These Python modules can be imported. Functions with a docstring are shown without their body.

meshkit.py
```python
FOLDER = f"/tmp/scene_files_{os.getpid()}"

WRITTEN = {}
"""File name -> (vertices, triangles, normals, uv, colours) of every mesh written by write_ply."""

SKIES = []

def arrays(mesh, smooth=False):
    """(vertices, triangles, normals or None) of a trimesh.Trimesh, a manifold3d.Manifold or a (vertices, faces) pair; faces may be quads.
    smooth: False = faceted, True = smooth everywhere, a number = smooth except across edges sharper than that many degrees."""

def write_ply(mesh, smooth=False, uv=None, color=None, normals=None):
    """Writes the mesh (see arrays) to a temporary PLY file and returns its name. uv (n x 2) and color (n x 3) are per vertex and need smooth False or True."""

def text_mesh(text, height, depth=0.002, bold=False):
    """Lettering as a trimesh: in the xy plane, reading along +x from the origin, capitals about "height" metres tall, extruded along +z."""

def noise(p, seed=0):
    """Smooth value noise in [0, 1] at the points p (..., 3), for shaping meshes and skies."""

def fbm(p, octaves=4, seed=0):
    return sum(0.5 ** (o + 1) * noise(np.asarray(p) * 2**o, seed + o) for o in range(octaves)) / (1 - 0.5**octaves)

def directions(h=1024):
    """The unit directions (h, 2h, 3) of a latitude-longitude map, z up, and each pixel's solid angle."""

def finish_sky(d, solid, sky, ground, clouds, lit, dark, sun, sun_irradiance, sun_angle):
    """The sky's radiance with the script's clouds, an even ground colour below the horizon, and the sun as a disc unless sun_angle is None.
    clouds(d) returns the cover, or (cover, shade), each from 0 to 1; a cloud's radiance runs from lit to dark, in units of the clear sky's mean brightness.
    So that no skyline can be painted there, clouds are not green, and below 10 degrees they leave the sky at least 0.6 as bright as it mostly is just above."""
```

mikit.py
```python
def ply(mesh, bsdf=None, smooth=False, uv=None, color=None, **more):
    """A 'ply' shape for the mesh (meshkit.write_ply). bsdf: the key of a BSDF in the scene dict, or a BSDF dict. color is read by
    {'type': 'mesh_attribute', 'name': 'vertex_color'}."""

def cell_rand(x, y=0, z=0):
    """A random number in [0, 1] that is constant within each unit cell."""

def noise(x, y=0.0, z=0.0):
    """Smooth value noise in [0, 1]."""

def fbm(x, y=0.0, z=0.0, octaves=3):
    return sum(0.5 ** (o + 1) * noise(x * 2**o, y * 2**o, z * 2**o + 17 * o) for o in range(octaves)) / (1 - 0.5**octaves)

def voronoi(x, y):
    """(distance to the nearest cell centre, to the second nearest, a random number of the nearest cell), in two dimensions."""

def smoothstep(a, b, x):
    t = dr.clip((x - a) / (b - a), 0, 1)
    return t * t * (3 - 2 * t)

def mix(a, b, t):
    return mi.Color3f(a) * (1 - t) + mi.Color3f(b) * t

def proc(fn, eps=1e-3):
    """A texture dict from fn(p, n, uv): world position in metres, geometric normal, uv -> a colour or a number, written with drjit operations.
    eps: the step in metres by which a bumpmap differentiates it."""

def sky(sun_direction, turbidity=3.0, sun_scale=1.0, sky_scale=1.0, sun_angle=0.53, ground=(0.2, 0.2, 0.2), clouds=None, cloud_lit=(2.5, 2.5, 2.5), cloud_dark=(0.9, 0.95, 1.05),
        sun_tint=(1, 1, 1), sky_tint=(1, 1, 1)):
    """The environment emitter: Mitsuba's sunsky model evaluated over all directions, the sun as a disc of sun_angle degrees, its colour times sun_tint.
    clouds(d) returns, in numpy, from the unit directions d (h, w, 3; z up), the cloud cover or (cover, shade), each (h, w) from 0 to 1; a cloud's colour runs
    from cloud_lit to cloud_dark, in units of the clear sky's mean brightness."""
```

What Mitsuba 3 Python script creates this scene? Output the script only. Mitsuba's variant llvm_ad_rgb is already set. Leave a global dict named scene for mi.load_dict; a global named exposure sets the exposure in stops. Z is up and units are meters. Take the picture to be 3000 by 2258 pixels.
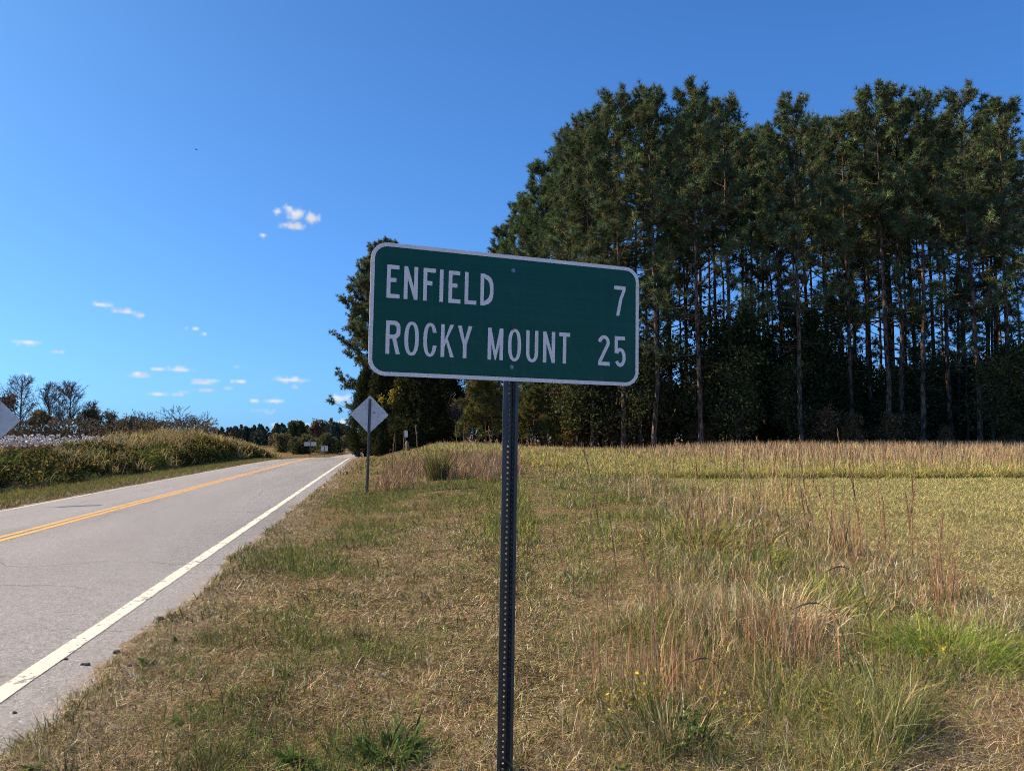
import math
import numpy as np, trimesh, shapely, drjit as dr, mitsuba as mi
import mikit, meshkit
from shapely.geometry import Polygon, LineString, box, Point
from shapely import affinity
from mikit import noise, fbm, voronoi, cell_rand, smoothstep, mix

T = mi.ScalarTransform4f
scene, labels = {}, {}

# ---------------------------------------------------------------- camera, sky, exposure
CAM_Z, PITCH, FOV = 1.65, 3.9, 70.0
scene['camera'] = {'type': 'perspective', 'fov': FOV, 'fov_axis': 'x', 'near_clip': 0.05, 'far_clip': 4000.0,
                   'to_world': T().look_at(origin=[0, 0, CAM_Z], target=[0, math.cos(math.radians(PITCH)), CAM_Z + math.sin(math.radians(PITCH))], up=[0, 0, 1])}
SUN_AZ, SUN_EL = -75.0, 38.0
exposure = 2.7
# small fair-weather cumulus: azimuth, elevation, width, height in degrees
CLOUDS = [(-29.47,8.88,1.28,.46),(-28.28,8.55,1.31,.53),(-27.16,8.33,.89,.48),(-24.12,7.57,.58,.2),(-23.55,7.62,.35,.28),(-23.01,7.23,.53,.23),(-33.56,6.,1.8,.4),
 (-33.1,5.59,.59,.15),(-32.05,5.55,.91,.15),(-33.81,3.89,.92,.16),(-25.99,4.62,1.13,.32),(-24.51,4.7,1.85,.53),(-26.98,4.2,1.67,.44),(-22.83,3.86,2.02,.41),(-20.52,3.89,1.23,.37),
 (-16.93,4.13,2.3,.56),(-16.63,3.69,.64,.28),(-22.82,3.29,1.6,.28),(-21.24,3.41,.55,.24),(-25.84,2.89,1.47,.35),(-24.62,2.92,.98,.35),(-24.15,3.1,.58,.18),(-19.42,2.5,.99,.38),
 (-18.06,2.51,1.39,.44),(-18.7,1.77,1.44,.3),(-13.29,2.78,1.65,.69),(-27.23,2.43,.66,.12),(-20.72,4.95,.61,.16),(-17.63,1.42,.38,.14),(-18.02,.76,.82,.14),(-15.82,.8,.9,.31),
 (-12.84,.99,1.06,.51),(-21.1,2.43,.44,.12),(-16.85,16.4,2.03,1.18),(-15.54,16.11,1.23,1.05),(-16.91,15.48,2.03,.65),(-18.09,16.39,.67,.64),(-19.11,14.62,.53,.4)]


def clouds(d):
    rng = np.random.default_rng(5)
    more = [(rng.uniform(30, 325), rng.gamma(2.0, 3.0) + 1, rng.uniform(.5, 2.2), rng.uniform(.2, .6)) for _ in range(120)]
    az, el = np.degrees(np.arctan2(d[..., 0], d[..., 1])), np.degrees(np.arcsin(np.clip(d[..., 2], -1, 1)))
    cover, shade = np.zeros(d.shape[:2]), np.zeros(d.shape[:2])
    for a, e, w, h in CLOUDS + more:
        da = (az - a + 180) % 360 - 180
        m = (abs(da) < w) & (abs(el - e) < h * 1.6)
        if not m.any():
            continue
        q = np.stack([da[m] / w * 3.2, (el[m] - e) / h * 1.6, np.full(m.sum(), a * 7.3 + e)], -1)
        n = meshkit.fbm(q * 1.7, 5, 3) - .5
        x, y = da[m] / (w / 2), (el[m] - e) / (h / 2)
        flat = np.where(y < 0, y * 1.35, y)               # flat bases
        c = .95 - np.sqrt((x * .92) ** 2 + flat ** 2) + n * 1.9
        c = np.clip(c * 1.45, 0, 1) * min(1.0, .62 + h * 1.0)
        cover[m] = np.maximum(cover[m], c)
        shade[m] = np.maximum(shade[m], np.clip(.25 - y * .45, 0, .6))
    return cover, shade


_s, _e = math.radians(SUN_AZ), math.radians(SUN_EL)
scene['sky'] = mikit.sky([math.sin(_s) * math.cos(_e), math.cos(_s) * math.cos(_e), math.sin(_e)], turbidity=3.6, clouds=clouds,
                         cloud_lit=(2.6, 2.6, 2.6), cloud_dark=(1.5, 1.6, 1.8), sky_tint=(0.250, 0.495, 0.80), sun_tint=(1.05, 1.0, 0.92))

# ---------------------------------------------------------------- helpers
COUNT = {}


def num(name):
    COUNT[name] = COUNT.get(name, 0) + 1
    return name if COUNT[name] == 1 else f'{name}_{COUNT[name] - 1:03d}'


def tag(key, label, cat=None, group=None, kind=None):
    labels[key] = {'label': label}
    if cat: labels[key]['category'] = cat
    if group: labels[key]['group'] = group
    if kind: labels[key]['kind'] = kind


def put(key, mesh, bsdf, smooth=False, color=None, **kw):
    scene[key] = mikit.ply(mesh, bsdf, smooth=smooth, color=color, **kw)


def cat(meshes):
    v, f, k = [], [], 0
    for m in meshes:
        a, b = (np.asarray(m.vertices), np.asarray(m.faces)) if hasattr(m, 'vertices') else m
        v.append(a); f.append(np.asarray(b) + k); k += len(a)
    return np.vstack(v), np.vstack(f)


def sstep(a, b, x):
    t = np.clip((x - a) / (b - a), 0, 1)
    return t * t * (3 - 2 * t)


def fb(x, y, s, seed=0, octaves=3):
    p = np.stack([np.asarray(x) * s, np.asarray(y) * s, np.zeros_like(np.asarray(x, float)) + seed * 3.7], -1)
    return meshkit.fbm(p, octaves, seed)


def unit(v):
    return v / (np.linalg.norm(v, axis=-1, keepdims=True) + 1e-12)


def segs_mesh(P0, P1, R0, R1, sides=4):
    """Many tapered sticks at once."""
    P0, P1 = np.asarray(P0, float), np.asarray(P1, float)
    t = unit(P1 - P0)
    a = unit(np.cross(t, np.where(abs(t[:, 2:]) < .9, [[0, 0, 1.0]], [[1.0, 0, 0]])))
    b = np.cross(t, a)
    ang = np.arange(sides) * 2 * np.pi / sides
    ring = np.cos(ang)[None, :, None] * a[:, None] + np.sin(ang)[None, :, None] * b[:, None]
    v = np.concatenate([P0[:, None] + ring * np.asarray(R0)[:, None, None], P1[:, None] + ring * np.asarray(R1)[:, None, None]], 1)
    i = np.arange(sides); j = (i + 1) % sides
    q = np.vstack([np.stack([i, j, j + sides], 1), np.stack([i, j + sides, i + sides], 1)])
    f = (q[None] + (np.arange(len(P0)) * 2 * sides)[:, None, None]).reshape(-1, 3)
    return v.reshape(-1, 3), f


def tube(points, radii, sides=8):
    p = np.asarray(points, float)
    t = unit(np.gradient(p, axis=0))
    a = unit(np.cross(t, np.where(abs(t[:, 2:]) < .9, [[0, 0, 1.0]], [[1.0, 0, 0]])))
    b = np.cross(t, a)
    ang = np.arange(sides) * 2 * np.pi / sides
    v = p[:, None] + np.asarray(radii)[:, None, None] * (np.cos(ang)[None, :, None] * a[:, None] + np.sin(ang)[None, :, None] * b[:, None])
    i, j = np.meshgrid(np.arange(len(p) - 1), np.arange(sides), indexing='ij')
    q = np.stack([i * sides + j, i * sides + (j + 1) % sides, (i + 1) * sides + (j + 1) % sides, (i + 1) * sides + j], -1).reshape(-1, 4)
    f = np.vstack([q[:, [0, 1, 2]], q[:, [0, 2, 3]]])
    cap = np.array([[(len(p) - 1) * sides, (len(p) - 1) * sides + k, (len(p) - 1) * sides + k + 1] for k in range(1, sides - 1)])
    return v.reshape(-1, 3), np.vstack([f, cap])


def blades(P, length, w, az, th, curve, col, tip=None, rng=None, segs=2):
    """Grass blades or stems: base P, length, width, heading az, tilt th from the vertical, extra bend; (vertices, faces, colours)."""
    n = len(P)
    P = np.asarray(P, float)
    dxy = np.stack([np.cos(az), np.sin(az), np.zeros(n)], 1)
    sa = az + (np.pi / 2 if rng is None else rng.uniform(0, np.pi, n))
    side = np.stack([np.cos(sa), np.sin(sa), np.zeros(n)], 1) * (np.broadcast_to(w, n) / 2)[:, None]
    z = np.array([0, 0, 1.0])
    c, pts = P, [P]
    for k in range(segs):
        a = th + curve * (k + .5) / segs * 2
        c = c + (length / segs)[:, None] * (np.sin(a)[:, None] * dxy + np.cos(a)[:, None] * z)
        c[:, 2] = np.maximum(c[:, 2], P[:, 2] + .004)
        pts.append(c)
    vs, tip = [], col if tip is None else tip
    cs = []
    for k in range(segs):
        wk = 1.0 - .25 * k / segs
        vs += [pts[k] - side * wk, pts[k] + side * wk]
        ck = col + (tip - col) * (k / segs)
        cs += [ck, ck]
    vs.append(pts[-1]); cs.append(tip)
    m = 2 * segs + 1
    v, cc = np.stack(vs, 1).reshape(-1, 3), np.stack(cs, 1).reshape(-1, 3)
    t = []
    for k in range(segs - 1):
        t += [[2 * k, 2 * k + 1, 2 * k + 3], [2 * k, 2 * k + 3, 2 * k + 2]]
    t.append([2 * segs - 2, 2 * segs - 1, 2 * segs])
    f = (np.array(t)[None] + (np.arange(n) * m)[:, None, None]).reshape(-1, 3)
    return v, f, cc


def leaves(P, size, col, rng, flat=0.0, aspect=.55, normal=None):
    """Leaf-sized folded rhombs, two triangles each."""
    n = len(P)
    d = rng.normal(size=(n, 3)); d[:, 2] *= (1 - flat)
    d = unit(d)
    e = unit(np.cross(d, unit(rng.normal(size=(n, 3)))))
    s = np.broadcast_to(size, n)[:, None]
    nn = np.cross(d, e) * s * .12
    v = np.stack([P - d * s / 2, P + e * s * aspect / 2 + nn, P + d * s / 2, P - e * s * aspect / 2 + nn], 1).reshape(-1, 3)
    f = (np.array([[0, 1, 2], [0, 2, 3]])[None] + (np.arange(n) * 4)[:, None, None]).reshape(-1, 3)
    return v, f, np.repeat(col, 4, 0)


def join(parts):
    v, f = cat([(a, b) for a, b, _ in parts])
    return v, f, np.vstack([c for *_, c in parts])


def put_veg(key, parts, bsdf='leaf'):
    v, f, c = join(parts) if isinstance(parts, list) else parts
    put(key, (v, f), bsdf, color=np.clip(c, .004, .9))


def jitter(base, n, rng, amt=.25, hue=.12):
    base = np.broadcast_to(np.asarray(base, float), (n, 3))
    return base * np.exp(rng.normal(0, amt, (n, 1))) * np.exp(rng.normal(0, hue, (n, 3)))


def pick(palette, weights, n, rng, amt=.22, hue=.08):
    p = np.asarray(palette, float)
    i = rng.choice(len(p), n, p=np.asarray(weights) / np.sum(weights))
    return jitter(p[i], n, rng, amt, hue)


# ---------------------------------------------------------------- the lie of the land
A = math.radians(10.6)
U, R = np.array([-math.sin(A), math.cos(A)]), np.array([math.cos(A), math.sin(A)])
LINE_R, LINE_L = -2.3, -8.9
_T = np.array([-60, 0, 30, 60, 70, 80, 90, 100, 115, 150, 180, 250, 500, 600, 1000, 3000.])
_Z = np.array([.43, .05, -.145, -.36, -.48, -.76, -1.12, -1.5, -1.85, -2.2, -2.5, -3.4, -5.8, -7.3, -12, -14.])
from scipy.interpolate import PchipInterpolator
_zr = PchipInterpolator(_T, _Z)


def zroad(t):
    return _zr(np.clip(t, -60, 3000))


def shift(t):
    return 6.0 * sstep(70, 250, t)


def road_tl(x, y):
    t = x * U[0] + y * U[1]
    return t, x * R[0] + y * R[1] - shift(t)


def road_xy(t, L):
    s = L + shift(t)
    return R[0] * s + U[0] * t, R[1] * s + U[1] * t


def crown(L):
    s = (LINE_R - L) / 6.6
    c = np.clip(s, 0, 1)
    return .39 * c - .5 * c * c - .2 * np.maximum(-s, 0) - .3 * np.maximum(s - 1, 0)


def terrain(x, y):
    x, y = np.asarray(x, float), np.asarray(y, float)
    t, L = road_tl(x, y)
    zr = zroad(t)
    dr_, dl = L - LINE_R, LINE_L - L
    n1 = fb(x, y, 1.3, 1) - .5
    n2 = fb(x, y, 5.0, 2) - .5
    zf = -.03 + .0125 * np.clip(y, 0, 55) + .22 * np.exp(-((x + 3.5) / 4.5) ** 2 - ((y - 42) / 14) ** 2)
    zf = np.where(t > 90, zf + zroad(t) - zroad(90.0), zf)
    right = zr - .10 + .15 * sstep(.22, .62, dr_ + n1 * .55 + n2 * .3) + sstep(.4, 6.5, dr_) * (zf - zr)
    right += (n1 * .09 + n2 * .02) * sstep(.5, 2.0, dr_)
    zl = np.where(t < 60, .55, .55 + (zr - .55 + .3) * sstep(60, 112, t))
    left = zr - .11 - .10 + .14 * sstep(.05, .5, dl + n1 * .5 + n2 * .3) + (zl - zr) * sstep(2.2, 6.0, dl)
    left += n1 * .08 * sstep(.5, 2.0, dl)
    mid = zr + crown(L) - .10
    return np.where(dr_ > 0, right, np.where(dl > 0, left, mid))


F, CX, CY = 1580.0, 1106.0, 940.0       # survey constants: bearings and elevations read off the photograph, turned into metres at each thing's own distance


def spot(px, d):
    """Ground position at distance d of a thing measured at that column."""
    x = (px - CX) / F * d
    return np.array([x, d, float(terrain(x, d))])


# ---------------------------------------------------------------- materials
def rgb(*c):
    return {'type': 'rgb', 'value': list(c)}


VC = {'type': 'mesh_attribute', 'name': 'vertex_color'}
scene['leaf'] = {'type': 'principledthin', 'base_color': VC, 'roughness': .75, 'diff_trans': .4, 'spec_trans': 0.0, 'eta': 1.3}
scene['needle'] = {'type': 'principledthin', 'base_color': VC, 'roughness': .6, 'diff_trans': .35, 'spec_trans': 0.0, 'eta': 1.3}
scene['matte'] = {'type': 'twosided', 'bsdf': {'type': 'diffuse', 'reflectance': VC}}


def asphalt(p, n, uv):
    t, L = uv.y, uv.x
    g = noise(p.x * 95, p.y * 95) * .6 + noise(p.x * 210, p.y * 210) * .4
    g2 = fbm(p.x * 9, p.y * 9)
    big = fbm(L * .9, t * .12 + 5)
    spk = smoothstep(.80, .9, noise(p.x * 120 + 7, p.y * 120))
    g3 = noise(p.x * 42 + 3, p.y * 42)
    v = .10 + .20 * (g - .5) + .09 * g3 + .04 * (g2 - .5) + .05 * (big - .5) + .20 * spk
    v = dr.maximum(v + .075, .04)
    wheel = dr.exp(-dr.square((dr.abs(L + 5.6) - 2.3) / .35)) + dr.exp(-dr.square((dr.abs(L + 5.6) - .85) / .35))
    v = v * (1 + .06 * wheel)
    k = dr.floor(t / 1.6)
    crack = mi.Float(0)
    for o in (-1, 0, 1):
        kk = k + o
        c = (kk + .2 + .6 * cell_rand(kk, 3)) * 1.6 + (fbm(L * 1.1 + kk * 7.1, 2.5, octaves=4) - .5) * 1.3
        on = smoothstep(.36, .55, noise(L * .35 + kk * 3.3, 9.0)) * smoothstep(.2, .3, cell_rand(kk, 8))
        w = .008 + .009 * noise(L * 3, kk) + .0003 * t
        crack = dr.maximum(crack, on * (1 - smoothstep(w * .5, w, dr.abs(t - c))))
    for L0, s in ((-3.2, 1.0), (-4.6, 2.0), (-7.4, 3.0), (-5.35, 4.0)):
        c = L0 + (fbm(t * .55 + s * 11, s, octaves=4) - .5) * .5
        on = smoothstep(.5, .62, noise(t * .18 + s * 5, s))
        crack = dr.maximum(crack, on * (1 - smoothstep(.004, .012, dr.abs(L - c))))
    v = v * (1 - .72 * crack)
    dust = smoothstep(-2.05, -1.75, L + .25 * (fbm(p.x * 3, p.y * 3) - .5))
    patch = smoothstep(.62, .66, noise(L * .5 + 3, t * .09 + 1.5)) * smoothstep(8, 14, t)
    v = v * (1 - .10 * patch) * (1 - .08 * smoothstep(.55, .8, fbm(L * 1.3 + 8, t * .35)))
    col = mi.Color3f(v * .92, v * .935, v * .94)
    return mix(col, mi.Color3f(.27, .22, .17) * (.6 + .7 * g), dust * .55)


scene['asphalt'] = {'type': 'twosided', 'bsdf': {'type': 'bumpmap', 'arbitrary': mikit.proc(lambda p, n, uv: noise(p.x * 90, p.y * 90), eps=2e-3), 'scale': .0022,
                    'bsdf': {'type': 'principled', 'base_color': mikit.proc(asphalt), 'roughness': .8, 'specular': .3}}}


def paint(col, seams, gone):
    def fn(p, n, uv):
        w = fbm(p.x * 26, p.y * 26) * .7 + fbm(p.x * 4, p.y * 4) * .5
        wear = smoothstep(gone, gone + .1, w)
        k = uv.y / .38
        s = dr.abs(k - dr.floor(k) - .5 + .25 * uv.x)
        tick = (1 - smoothstep(.006, .02, s)) * seams
        g = noise(p.x * 150, p.y * 150)
        c = mi.Color3f(*col) * (.86 + .22 * fbm(p.x * 11, p.y * 11)) * (1 - .3 * tick)
        return mix(c, mi.Color3f(.14, .14, .14) + .1 * g, wear)
    return {'type': 'twosided', 'bsdf': {'type': 'principled', 'base_color': mikit.proc(fn), 'roughness': .65}}


scene['white_paint'] = paint((.64, .61, .50), 1.0, .72)
scene['yellow_paint'] = paint((.72, .36, .055), 0.0, .76)


def soil(p, n, uv):
    t = p.x * U[0] + p.y * U[1]
    L = p.x * R[0] + p.y * R[1]
    a = fbm(p.x * 1.6, p.y * 1.6)
    b = fbm(p.x * 28, p.y * 28)
    c = noise(p.x * 140, p.y * 60)
    e = noise(p.x * 55 + 20 * b, p.y * 170)
    c = smoothstep(.35, .75, c) * .8 + smoothstep(.55, .8, e) * .7
    straw = mi.Color3f(.15, .115, .068) * (.15 + .75 * b + .9 * c)
    green = mi.Color3f(.09, .09, .035) * (.3 + .8 * b + .5 * c)
    brown = mi.Color3f(.13, .085, .05) * (.25 + .8 * b + .7 * c)
    col = mix(straw, green, .45 * smoothstep(.45, .65, a))
    col = mix(col, brown, smoothstep(.5, .7, fbm(p.x * 3 + 9, p.y * 3)) * .7)
    wood = smoothstep(41, 44, p.y + 2 * (a - .5)) * smoothstep(-8, -2, p.x + .25 * (p.y - 60))
    litter = mi.Color3f(.22, .105, .05) * (.4 + 1.1 * b)
    dirt = (1 - smoothstep(.7, 1.3, L + 2.3)) * smoothstep(-2.5, -2.0, L)
    col = mix(col, mi.Color3f(.15, .125, .10) * (.35 + .7 * b + .7 * c), dirt * .8)
    return mix(col, litter, wood)


scene['soil'] = {'type': 'twosided', 'bsdf': {'type': 'diffuse', 'reflectance': mikit.proc(soil)}}


def bark(p, n, uv):
    d1, d2, w = voronoi(uv.x * 14, uv.y * 5)
    plate = smoothstep(.03, .16, d2 - d1)
    base = mix((.16, .12, .095), (.27, .17, .11), w * .8)
    base = mix(base, mi.Color3f(.17, .165, .16), smoothstep(.5, .7, fbm(uv.x * 3, uv.y * .8)))
    return base * (.3 + .75 * plate) * (.75 + .5 * noise(uv.x * 60, uv.y * 60))


def bark2(p, n, uv):
    return mix((.12, .10, .085), (.21, .18, .155), fbm(p.x * 5, p.y * 5, p.z * 2)) * (.7 + .6 * noise(p.x * 30, p.y * 30, p.z * 9))


scene['grey_bark'] = {'type': 'diffuse', 'reflectance': mikit.proc(bark2)}


def pine_bark(p, n, uv):
    q = fbm(p.x * 7, p.y * 7, p.z * 2.2)
    crev = smoothstep(.40, .52, fbm(p.x * 16, p.y * 16, p.z * 3.5))
    c = mix((.08, .066, .056), (.19, .13, .095), smoothstep(.35, .7, q))
    return c * (.35 + .75 * crev)


scene['pine_bark'] = {'type': 'diffuse', 'reflectance': mikit.proc(pine_bark)}


def steel(p, n, uv):
    m = fbm(p.x * 30, p.y * 30, p.z * 12)
    s = fbm(p.x * 240, p.y * 240, p.z * 6)
    return mi.Color3f(.075, .085, .092) * (.6 + .55 * m + .25 * s)


scene['steel'] = {'type': 'twosided', 'bsdf': {'type': 'principled', 'base_color': mikit.proc(steel), 'metallic': .55, 'roughness': .42}}
scene['bolt_steel'] = {'type': 'twosided', 'bsdf': {'type': 'principled', 'base_color': rgb(.26, .27, .28), 'metallic': .8, 'roughness': .35}}


def sheeting(p, n, uv):
    lines = noise(uv.x * 1.2, uv.y * 160)
    m = fbm(uv.x * 5, uv.y * 5)
    dust = smoothstep(.62, .8, fbm(uv.x * 40, uv.y * 14))
    streak = smoothstep(.55, .85, noise(uv.x * 55, uv.y * 1.5)) * smoothstep(.4, .7, noise(uv.x * 9 + 4, uv.y * 2))
    scr = (1 - smoothstep(.0, .025, dr.abs(noise(uv.x * 10 + uv.y * 6, uv.y * 9) - .5))) * smoothstep(.66, .72, noise(uv.x * 7 + 2, uv.y * 7))
    dust = dust + 1.2 * streak + 2.5 * scr
    return mix(mi.Color3f(.0014, .082, .050) * (.86 + .22 * lines) * (.88 + .24 * m), mi.Color3f(.05, .13, .11), .12 * dust)


def legend(p, n, uv):
    return mi.Color3f(.92, .85, .79) * (.92 + .10 * fbm(p.x * 14, p.y * 14, p.z * 14))


scene['green_sheeting'] = {'type': 'twosided', 'bsdf': {'type': 'principled', 'base_color': mikit.proc(sheeting), 'roughness': .38, 'specular': .3}}
scene['white_sheeting'] = {'type': 'twosided', 'bsdf': {'type': 'principled', 'base_color': mikit.proc(legend), 'roughness': .45, 'specular': .4}}


def alu(p, n, uv):
    m = fbm(p.x * 5, p.y * 5, p.z * 5)
    st = smoothstep(.55, .75, fbm(p.x * 3 + 4, p.y * 3, p.z * 14))
    sc = smoothstep(.70, .74, fbm(p.x * 8 + 3.3, p.y * 8, p.z * 8 + 1.7, octaves=4))
    return mi.Color3f(.66, .65, .63) * (.8 + .28 * m) * (1 - .14 * st) * (1 - .5 * sc)


scene['aluminium'] = {'type': 'twosided', 'bsdf': {'type': 'principled', 'base_color': mikit.proc(alu), 'metallic': .08, 'roughness': .55}}
scene['wood_grey'] = {'type': 'diffuse', 'reflectance': mikit.proc(lambda p, n, uv: mi.Color3f(.26, .2, .14) * (.6 + .7 * fbm(p.x * 20, p.y * 20, p.z * 2)))}
scene['white_plastic'] = {'type': 'twosided', 'bsdf': {'type': 'principled', 'base_color': mikit.proc(lambda p, n, uv: mi.Color3f(.72, .72, .72) * (.85 + .2 * fbm(p.x * 9, p.y * 9, p.z * 9))), 'roughness': .5}}
scene['rubble'] = {'type': 'diffuse', 'reflectance': mikit.proc(lambda p, n, uv: mi.Color3f(.09, .085, .08) * (.6 + .8 * fbm(p.x * 60, p.y * 60, p.z * 60)))}
scene['dark_wire'] = {'type': 'twosided', 'bsdf': {'type': 'principled', 'base_color': rgb(.12, .11, .10), 'metallic': .5, 'roughness': .5}}

# ---------------------------------------------------------------- ground and road
def axis(knots):
    out = [np.array([knots[0][0]])]
    for (a, _), (b, s) in zip(knots, knots[1:]):
        n = max(1, int(round((b - a) / s)))
        out.append(np.linspace(a, b, n + 1)[1:])
    return np.concatenate(out)


def grid(xs, ys):
    i, j = np.meshgrid(np.arange(len(ys) - 1), np.arange(len(xs) - 1), indexing='ij')
    n = len(xs)
    q = np.stack([i * n + j, i * n + j + 1, (i + 1) * n + j + 1, (i + 1) * n + j], -1).reshape(-1, 4)
    return np.vstack([q[:, [0, 1, 2]], q[:, [0, 2, 3]]])


xs = axis([(-1500, 0), (-300, 100), (-100, 20), (-40, 3), (-24, 1), (-12, .5), (-8, .25), (8, .14), (16, .4), (40, 1.5), (100, 10), (1500, 100)])
ys = axis([(-60, 0), (-10, 5), (0, .8), (9, .14), (20, .3), (60, .8), (120, 2), (260, 10), (600, 40), (1600, 100)])
X, Y = np.meshgrid(xs, ys)
put('ground', (np.stack([X, Y, terrain(X, Y)], -1).reshape(-1, 3), grid(xs, ys)), 'soil', smooth=True)
tag('ground', 'grassy roadside ground rising gently to the woods', kind='structure')

ts = axis([(-40, 0), (0, 4), (40, .5), (120, 2), (300, 8), (1000, 25)])
Ls = np.concatenate([np.linspace(-9.5, LINE_L, 4), np.linspace(LINE_L, LINE_R, 15)[1:], np.linspace(LINE_R, LINE_R + 1.0, 6)[1:]])
LL, TT = np.meshgrid(Ls, ts)
x, y = road_xy(TT, LL)
put('road', (np.stack([x, y, zroad(TT) + crown(LL)], -1).reshape(-1, 3), grid(Ls, ts)), 'asphalt', smooth=True, uv=np.stack([LL, TT], -1).reshape(-1, 2))
tag('road', 'two lane country road of worn grey asphalt', kind='structure')


def stripe(key, L0, w, bsdf, seed, lab):
    rng = np.random.default_rng(seed)
    tt = axis([(-30, 0), (0, 3), (45, .25), (120, 1), (300, 8), (600, 25)])
    e = (fb(tt * 2.2, tt * 0 + seed, 1.0, seed) - .5) * .02
    g = np.stack([L0 - w / 2 + e, L0 - w / 6 + 0 * e, L0 + w / 6 + 0 * e, L0 + w / 2 + e[::-1]], 1)
    t2 = np.repeat(tt[:, None], 4, 1)
    x, y = road_xy(t2, g)
    put(key, (np.stack([x, y, zroad(t2) + crown(g) + .005], -1).reshape(-1, 3), grid(np.arange(4), tt)), bsdf, smooth=True, uv=np.stack([(g - L0) / w, t2], -1).reshape(-1, 2))
    tag(key, lab)


stripe('road__edge_line', LINE_R, .135, 'white_paint', 1, 'cream white edge line on the near side of the road')
stripe('road__edge_line_001', LINE_L, .12, 'white_paint', 2, 'thin white edge line along the far left lane')
stripe('road__centre_line', -5.83, .11, 'yellow_paint', 3, 'left yellow stripe of the double centre line')
stripe('road__centre_line_001', -5.62, .11, 'yellow_paint', 4, 'right yellow stripe of the double centre line')

# ---------------------------------------------------------------- the mileage sign
IN = .0254


def flat(g, depth):
    return trimesh.util.concatenate([trimesh.creation.extrude_polygon(q, depth, engine='earcut') for q in getattr(g, 'geoms', [g])])


def rrect(x0, y0, x1, y1, r):
    return box(x0 + r, y0 + r, x1 - r, y1 - r).buffer(r, quad_segs=12)


def superell(w, h, e=2.35, n=64):
    a = np.linspace(0, 2 * np.pi, n, endpoint=False)
    c, s = np.cos(a), np.sin(a)
    return Polygon(np.c_[w / 2 + w / 2 * np.sign(c) * abs(c) ** (2 / e), h / 2 + h / 2 * np.sign(s) * abs(s) ** (2 / e)])


def stroke(pts, w):
    return LineString(pts).buffer(w / 2, cap_style='flat', join_style='mitre')


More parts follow.
